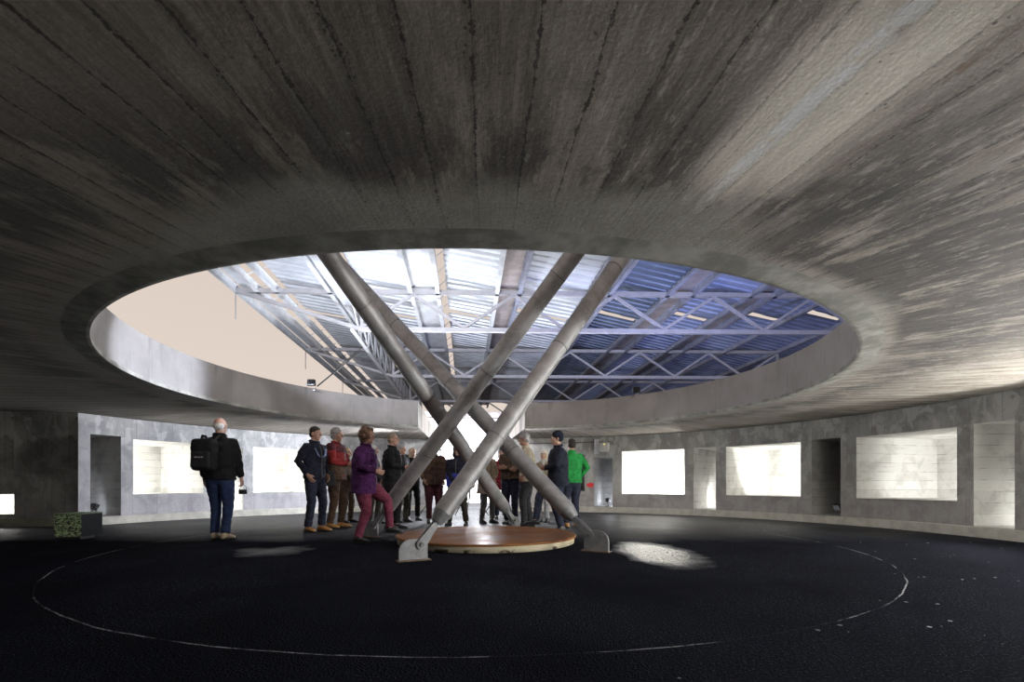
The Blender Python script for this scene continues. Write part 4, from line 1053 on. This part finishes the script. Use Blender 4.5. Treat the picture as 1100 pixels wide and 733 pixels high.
    if 'glasses' in extras:
        bm = bmesh.new()
        for sd in (1, -1):
            for k in range(12):
                a0, a1 = 2 * PI * k / 12, 2 * PI * (k + 1) / 12
                tube(bm, [hk(0.100, sd * 0.033 + 0.022 * math.cos(a0), 0.003 + 0.017 * math.sin(a0)), hk(0.100, sd * 0.033 + 0.022 * math.cos(a1), 0.003 + 0.017 * math.sin(a1))], 0.002 * s, 6)
            tube(bm, [hk(0.100, sd * 0.055, 0.006), hk(0.0, sd * 0.079, 0.008)], 0.002 * s, 6)
        tube(bm, [hk(0.100, -0.011, 0.006), hk(0.100, 0.011, 0.006)], 0.002 * s, 6)
        finish(bm, 'glasses', M_STEELD, t)
    for e in extras:
        if not isinstance(e, tuple): continue
        if e[0] == 'scarf':
            bm = bmesh.new()
            for k in range(12):
                a0, a1 = 2 * PI * k / 12, 2 * PI * (k + 1) / 12; c = ch(1.50)
                tube(bm, [c + Vector((math.cos(a0) * 0.078, math.sin(a0) * 0.08, -0.02 * math.cos(a0))) * s, c + Vector((math.cos(a1) * 0.078, math.sin(a1) * 0.08, -0.02 * math.cos(a1))) * s], 0.034 * s, 8, round_ends=True)
            tube(bm, [ch(1.47) + V(0.11, 0.03, 0), ch(1.32) + V(0.155, 0.04, 0), ch(1.16) + V(0.15, 0.045, 0)], [0.04 * s, 0.038 * s, 0.034 * s], 10, ecc=(1, 0.5))
            fused(bm, 'scarf', e[1], t, 0.01 * s, 2, 0.012, 0.05, sv)
        if e[0] == 'cap':
            bm = bmesh.new(); ball(bm, hk(-0.015, 0, 0.062), (0.102 * s, 0.084 * s, 0.070 * s), HM, 3)
            loft(bm, [(hk(0.06, 0, 0.052), HM @ Vector((0.02, 0, 0)) * s, HM @ Vector((0, 0.07, 0)) * s), (hk(0.075, 0, 0.046), HM @ Vector((0.075, 0, -0.01)) * s, HM @ Vector((0, 0.068, 0)) * s), (hk(0.075, 0, 0.038), HM @ Vector((0.075, 0, -0.01)) * s, HM @ Vector((0, 0.068, 0)) * s)], 18)
            fused(bm, 'cap', e[1], t, 0.008 * s, 2)
        if e[0] == 'knit_hat':
            bm = bmesh.new(); ball(bm, hk(-0.020, 0, 0.055), (0.104 * s, 0.092 * s, 0.090 * s), HM, 3); ball(bm, hk(-0.04, 0, 0.0), (0.085 * s, 0.088 * s, 0.06 * s), HM, 3)
            fused(bm, 'knit_hat', e[1], t, 0.009 * s, 2, 0.006, 0.03, sv)
        if e[0] == 'hood':
            bm = bmesh.new(); ball(bm, hk(-0.03, 0, 0.035), (0.125 * s, 0.112 * s, 0.125 * s), HM, 3); ball(bm, hk(-0.06, 0, -0.08), (0.12 * s, 0.14 * s, 0.12 * s), HM, 3)
            fused(bm, 'hood', e[1], t, 0.011 * s, 3, 0.015, 0.08, sv)
        if e[0] == 'vest':        # sleeveless outer panel over the jacket
            bm = bmesh.new(); loft(bm, [E(ch(e[2]), 0.146 * b, 0.196 * b), E(ch((e[2] + e[3]) / 2), 0.146 * b, 0.200 * b), E(ch(e[3]), 0.140 * b, 0.198 * b)], 24)
            fused(bm, 'waist_panel', e[1], t, 0.0095 * s, 2, 0.014, 0.1, sv + 9)
        if e[0] == 'yoke':
            bm = bmesh.new(); loft(bm, [E(ch(1.33), 0.136 * b, 0.198 * b), E(ch(1.42), 0.112 * b, 0.172 * b), E(ch(1.478), 0.084, 0.10), E(ch(1.495), 0.07, 0.076)], 24)
            for sd in (1, -1):
                S_, El, Wr = A[sd]; tube(bm, [S_ + Vector((0, -sd * 0.07, -0.01)) * s, S_, S_.lerp(El, 0.35)], [0.066 * s, 0.078 * s, 0.073 * s], 14)
            fused(bm, 'shoulder_yoke', e[1], t, 0.0095 * s, 2, 0.012, 0.1, sv + 9)
        if e[0] == 'chest':       # pale shoulder flashes
            for sd in (1, -1):
                bm = bmesh.new(); tube(bm, [ch(1.38) + V(0.122, sd * 0.12, 0), ch(1.27) + V(0.147, sd * 0.075, 0), ch(1.24) + V(0.149, sd * 0.03, 0)], [0.02 * s, 0.022 * s, 0.014 * s], 8, ecc=(1, 0.4))
                finish(bm, 'chest_flash', e[1], t)
    M3 = Matrix.Rotation(heading, 3, 'Z')
    W = lambda v: loc + M3 @ v
    return dict(t=t, A=A, L=Lg, W=W, ch=ch, s=s, hk=hk, heading=heading, loc=loc)

NAVY = cloth('dark_navy', (0.012, 0.015, 0.028)); BLACKC = cloth('black', (0.010, 0.010, 0.012)); JEANS = cloth('blue_jeans', (0.022, 0.038, 0.10))
DKJEANS = cloth('dark_jeans', (0.02, 0.024, 0.045)); RED = cloth('red', (0.21, 0.02, 0.02)); DKRED = cloth('dark_maroon', (0.06, 0.015, 0.022))
BROWN = cloth('brown', (0.085, 0.052, 0.034)); BROWNT = cloth('brown_trousers', (0.06, 0.035, 0.022)); PURPLE = cloth('purple', (0.058, 0.013, 0.078))
MAROON = cloth('raspberry', (0.14, 0.028, 0.056)); BEIGE = cloth('beige', (0.34, 0.28, 0.20)); CREAMC = cloth('cream', (0.48, 0.42, 0.32)); GREYT = cloth('grey_trousers', (0.12, 0.12, 0.12))
OLIVE = cloth('dark_olive', (0.035, 0.032, 0.024)); GREEN = cloth('green', (0.015, 0.22, 0.045)); BLUE = cloth('bright_blue', (0.045, 0.06, 0.42)); LEATHER = cloth('brown_leather', (0.10, 0.07, 0.05))
CHAR = cloth('charcoal', (0.03, 0.03, 0.034)); PALE = cloth('pale_scarf', (0.55, 0.53, 0.48)); WINE = cloth('wine', (0.20, 0.02, 0.035)); PALEBLUE = simple('pale_blue_flash', (0.30, 0.38, 0.65), 0.6)
TAN = simple('tan_leather', (0.40, 0.20, 0.06), 0.55, 0.15, 20); SH_BLACK = simple('black_leather', (0.015, 0.015, 0.016), 0.4, 0.2, 20); SH_BEIGE = simple('beige_leather', (0.42, 0.34, 0.24), 0.6, 0.1, 20)
WHITEH = (0.55, 0.54, 0.52); GREYH = (0.30, 0.30, 0.30); DARKH = (0.02, 0.016, 0.013); BROWNH = (0.11, 0.06, 0.035); BLONDH = (0.46, 0.36, 0.22)
stand = lambda f, o: {1: ((f, 0.10, 0.085), (1, 0.12, 0)), -1: ((o, -0.10, 0.085), (1, -0.12, 0))}
fold = {1: ((0.21, -0.04, 1.16), (-0.4, 1, -0.6)), -1: ((0.23, 0.05, 1.13), (-0.4, -1, -0.6)), 'palm+1': (-1, 0, 0.2), 'palm-1': (-1, 0, 0.2)}
front = {1: ((0.24, 0.07, 1.12), (-0.5, 1, -0.6)), -1: ((0.24, -0.07, 1.12), (-0.5, -1, -0.6))}
pocket = {1: ((0.06, 0.22, 0.95), (-1, 0.8, 0)), -1: ((0.06, -0.22, 0.95), (-1, -0.8, 0))}
clasp = {1: ((0.19, 0.04, 0.98), (-0.4, 1, 0)), -1: ((0.20, -0.03, 0.97), (-0.4, -1, 0))}

p0 = person('person with white hair in black jacket and blue jeans standing alone at left, back turned', 236, 7.1, rad(92), 1.79, BLACKC, JEANS, SH_BEIGE,
            ('bald', WHITEH), arms={1: ((0.05, 0.25, 0.90), (-1, 0.4, 0)), -1: ((0.12, -0.25, 0.84), (-1, -0.5, 0)), 'curl-1': 0.75}, legs=stand(0.06, -0.04), coat=0.86, build=1.15, head=(-12, 0))
p1 = person('person with short dark hair in dark navy jacket with pale chest flashes and tan shoes', 338, 8.3, rad(-22), 1.80, NAVY, DKJEANS, TAN,
            ('short', DARKH), arms=pocket, legs=stand(0.05, -0.05), coat=0.88, build=1.12, head=(6, 0), extras=(('chest', PALEBLUE),))
p2 = person('person with grey hair in red jacket with dark shoulders and brown trousers', 361, 8.95, rad(-6), 1.85, RED, BROWNT, TAN,
            ('full', GREYH), arms=front, legs=stand(0.04, -0.07), coat=0.84, build=1.18, head=(-4, 0), extras=(('yoke', DKRED), ('vest', BROWN, 0.84, 1.10)))
p3 = person('person with pale blond hair in dark brown coat half hidden between red and purple jackets', 372, 10.2, rad(-10), 1.58, BROWN, BROWNT, SH_BLACK,
            ('bob', BLONDH), 'f', arms=clasp, legs=stand(0.05, -0.05), coat=0.72)
p4 = person('person with curly brown hair in purple jacket, one foot up on the platform', 387, 6.8, rad(-4), 1.62, PURPLE, MAROON, SH_BLACK,
            ('curly', BROWNH), 'f', lean=0.05, arms={1: ((0.20, 0.10, 1.10), (-0.6, 1, -0.4)), -1: ((0.22, -0.12, 1.10), (-0.7, -1, -0.4))},
            legs={1: ((0.43, 0.10, 0.212), (1, 0.1, 0.2)), -1: ((0.0, -0.10, 0.085), (1, -0.1, 0)), 'drop': 0.02, 'shift': 0.06}, coat=0.76, build=1.34, head=(-4, -2))
p5 = person('person with white hair and pale scarf seen just past the purple jacket', 401, 9.9, rad(-15), 1.60, CHAR, OLIVE, SH_BLACK,
            ('bob', WHITEH), 'f', arms=clasp, legs=stand(0.03, -0.06), coat=0.78, extras=(('scarf', PALE),))
p6 = person('person with grey-brown hair and glasses in long black coat behind the left strut', 421, 8.75, rad(0), 1.74, BLACKC, BLACKC, SH_BLACK,
            ('short', (0.20, 0.16, 0.12)), arms=front, legs=stand(0.06, -0.04), coat=0.62, build=1.25, head=(-12, -6), extras=('glasses',))
p7 = person('person with grey hair directly behind the black coat', 431, 10.3, rad(-30), 1.66, CHAR, OLIVE, SH_BLACK, ('full', GREYH), arms=pocket, legs=stand(0.03, -0.04), coat=0.84)
p8 = person('person with streaked blond bob in black jacket and black trousers left of the crossed struts', 443, 10.9, rad(-60), 1.62, BLACKC, BLACKC, SH_BLACK,
            ('bob', BLONDH), 'f', arms=front, legs=stand(0.09, -0.07), coat=0.84)
p9 = person('person in brown jacket and wine trousers behind the crossing struts', 466, 10.1, rad(-75), 1.68, BROWN, DKRED, SH_BLACK,
            ('short', BROWNH), 'f', arms=pocket, legs=stand(0.02, -0.04), coat=0.82, build=1.28)
p10 = person('person in dark hood and jacket with bright blue lower half silhouetted between the struts', 492, 9.55, rad(-100), 1.60, NAVY, OLIVE, SH_BLACK,
             None, arms=clasp, legs={1: ((0.03, 0.19, 0.085), (1, 0.2, 0)), -1: ((0.0, -0.19, 0.085), (1, -0.2, 0)), 'drop': 0.02}, coat=0.86, build=1.3, extras=(('hood', NAVY), ('vest', BLUE, 0.86, 1.14)))
p11 = person('person with dark hair in long beige coat behind the middle struts', 523, 10.1, rad(-50), 1.62, BEIGE, GREYT, SH_BLACK,
             ('bob', DARKH), 'f', arms=clasp, legs=stand(0.06, -0.06), coat=0.66, build=1.2)
p12 = person('person with grey hair in wine red coat in gap right of the middle struts', 538, 11.3, rad(-85), 1.62, WINE, DKJEANS, SH_BLACK,
             ('full', GREYH), 'f', arms=pocket, legs=stand(0.03, -0.04), coat=0.74)
p13 = person('person in brown leather jacket with folded arms behind the right strut', 549, 9.9, rad(-105), 1.72, LEATHER, DKJEANS, SH_BLACK,
             ('short', BROWNH), arms=fold, legs=stand(0.04, -0.04), coat=0.90, build=1.22)
p14 = person('person with grey hair and glasses in cream jacket above the right strut', 567, 9.25, rad(172), 1.79, CREAMC, CHAR, SH_BLACK,
             ('short', GREYH), arms=pocket, legs=stand(0.05, -0.05), coat=0.84, build=1.15, lean=0.06, extras=('glasses',))
p15 = person('small person in white cap and pale scarf between cream and navy jackets', 584, 10.4, rad(-115), 1.55, BEIGE, simple('cloth_light_grey', (0.30, 0.30, 0.31), 0.85, 0.15, 14), SH_BLACK,
             ('bob', BLONDH), 'f', arms=clasp, legs=stand(0.03, -0.03), coat=0.80, extras=(('cap', PALE), ('scarf', PALE)))
p16 = person('person in navy coat and knitted hat with one foot up on the platform at right', 602, 8.3, rad(186), 1.73, NAVY, DKJEANS, SH_BLACK,
             ('short', DARKH), arms=front, legs={1: ((0.0, 0.09, 0.085), (1, 0.1, 0)), -1: ((0.42, -0.10, 0.20), (1, -0.1, 0.2)), 'drop': 0.015, 'shift': 0.04}, coat=0.80, build=1.3,
             extras=(('knit_hat', NAVY),))
p17 = person('person in green jacket and tan boots behind the navy coat', 614, 9.05, rad(110), 1.66, GREEN, DKJEANS, TAN,
             ('short', DARKH), arms={1: ((0.10, 0.20, 1.00), (-0.8, 1.2, 0)), -1: ((0.10, -0.20, 1.00), (-0.8, -1.2, 0))}, legs=stand(0.03, -0.04), coat=0.88, build=1.15)

# ---- things they carry
def carried(name, label, cat, parts, origin):
    pass
W = p0['W']; s = p0['s']; ch = p0['ch']
t = empty('backpack', 'black backpack on the back of the person standing alone at left', 'backpack', W(ch(0.98) + Vector((-0.262, 0.06, 0)) * s), p0['heading'])
bm = bmesh.new(); box(bm, (0, 0, 0.23), (0.19, 0.33, 0.46), None, 0.07); fused(bm, 'pack_body', BLACKC, t, 0.010, 3, 0.015, 0.12, 4)
bm = bmesh.new(); box(bm, (-0.095, 0, 0.15), (0.07, 0.26, 0.24), None, 0.03); po = fused(bm, 'front_pocket', cloth('pack_black', (0.014, 0.014, 0.016)), t, 0.009, 2, 0.008, 0.1, 8)
bm = bmesh.new()
for k, (y, hh) in enumerate(((-0.055, 0.016), (-0.038, 0.022), (-0.018, 0.014), (0.0, 0.018), (0.018, 0.014), (0.036, 0.018), (0.052, 0.014))):
    box(bm, (-0.131, -y, 0.185 + hh * 0.2), (0.006, 0.010, hh))
finish(bm, 'logo_mark', simple('pale_stitching', (0.30, 0.30, 0.31), 0.7), po)
for sd in (1, -1):
    bm = bmesh.new()
    tube(bm, [Vector((0.06, sd * 0.09, 0.42)), Vector((0.16, sd * 0.115, 0.52)), Vector((0.31, sd * 0.125, 0.47)), Vector((0.40, sd * 0.13, 0.33)), Vector((0.36, sd * 0.17, 0.16)), Vector((0.22, sd * 0.20, 0.06)), Vector((0.07, sd * 0.15, 0.05))], 0.022, 8, ecc=(1, 0.5))
    finish(bm, 'shoulder_strap', M_BLACK, t)
bm = bmesh.new(); tube(bm, [(0.02, -0.04, 0.45), (0.0, -0.02, 0.50), (0.0, 0.02, 0.50), (0.02, 0.04, 0.45)], 0.01, 8); finish(bm, 'grab_loop', M_BLACK, t)
S_, El, Wr = p0['A'][-1]; hp_ = W(Wr + (Wr - El).normalized() * 0.13 * s)
t = empty('camera', 'small black camera hanging from right hand of the person standing alone at left', 'camera', hp_ + Vector((0.0, 0, -0.12)), rad(20))
bm = bmesh.new(); box(bm, (0, 0, 0.035), (0.11, 0.04, 0.07), None, 0.008); finish(bm, 'camera_body', M_BLACK, t)
bm = bmesh.new(); tube(bm, [(0, -0.02, 0.033), (0, -0.05, 0.033)], [0.028, 0.025], 20); finish(bm, 'lens', M_BLACK, t)
bm = bmesh.new(); tube(bm, [(0.05, 0, 0.06), (0.045, 0, 0.10), (0.01, 0, 0.145), (-0.03, 0, 0.10), (-0.05, 0, 0.06)], 0.004, 6); finish(bm, 'wrist_strap', M_BLACK, t)
# shoulder bag between red and purple jackets
def shoulder_bag(P, label, mat, side, z0=0.74, wdt=0.30):
    W = P['W']; s = P['s']; ch = P['ch']
    t = empty('shoulder_bag', label, 'bag', W(Vector((0.0, side * 0.30, z0)) * s), P['heading'])
    bm = bmesh.new(); loft(bm, [(Vector((0, 0, zz)), Vector((a, 0, 0)), Vector((0, b, 0))) for zz, a, b in ((0.0, wdt * 0.46, 0.05), (0.03, wdt * 0.5, 0.065), (0.16, wdt * 0.48, 0.06), (0.26, wdt * 0.42, 0.035))], 20); finish(bm, 'bag_body', mat, t, True)
    bm = bmesh.new(); tube(bm, [Vector((0.09, 0, 0.24)), Vector((0.05, -side * 0.06, 0.52)) , (ch(1.46) / s + Vector((0.0, -side * 0.19, -z0))) * 1.0 * s, Vector((-0.07, -side * 0.06, 0.52)), Vector((-0.10, 0, 0.24))], 0.012, 8); finish(bm, 'bag_strap', M_BLACK, t)
shoulder_bag(p2, 'dark shoulder bag at the side of the person in red', CHAR, -1)
shoulder_bag(p10, 'patterned beige shoulder bag at hip of the dark-hooded person', simple('floral_bag', (0.10, 0.09, 0.08), 0.8, 0.2, 40, col2=(0.45, 0.40, 0.33)), 1, 0.80, 0.22)

# fuse the soft bodies and press folds into the cloth
bpy.context.view_layer.update(); dg = bpy.context.evaluated_depsgraph_get()
for ob, wr, ws, sv in PENDING:
    me = bpy.data.meshes.new_from_object(ob.evaluated_get(dg)); me.name = ob.name
    if wr:
        me_n = len(me.vertices); nor = [v.normal.copy() for v in me.vertices]
        for v, n_ in zip(me.vertices, nor):
            c = v.co
            q_ = Vector((c.x / ws + sv, c.y / ws, c.z / (ws * 0.6)))
            k = noise.noise(q_) + 0.5 * noise.noise(q_ * 2.1) - 0.6 * abs(noise.noise(Vector((c.x / ws * 1.3, c.y / ws * 1.3 + sv, c.z / ws * 2.4))))
            v.co = c + n_ * k * wr * 0.6
    for p_ in me.polygons: p_.use_smooth = True
    me.materials.clear(); me.materials.append(ob.data.materials[0])
    ob.modifiers.clear(); ob.data = me
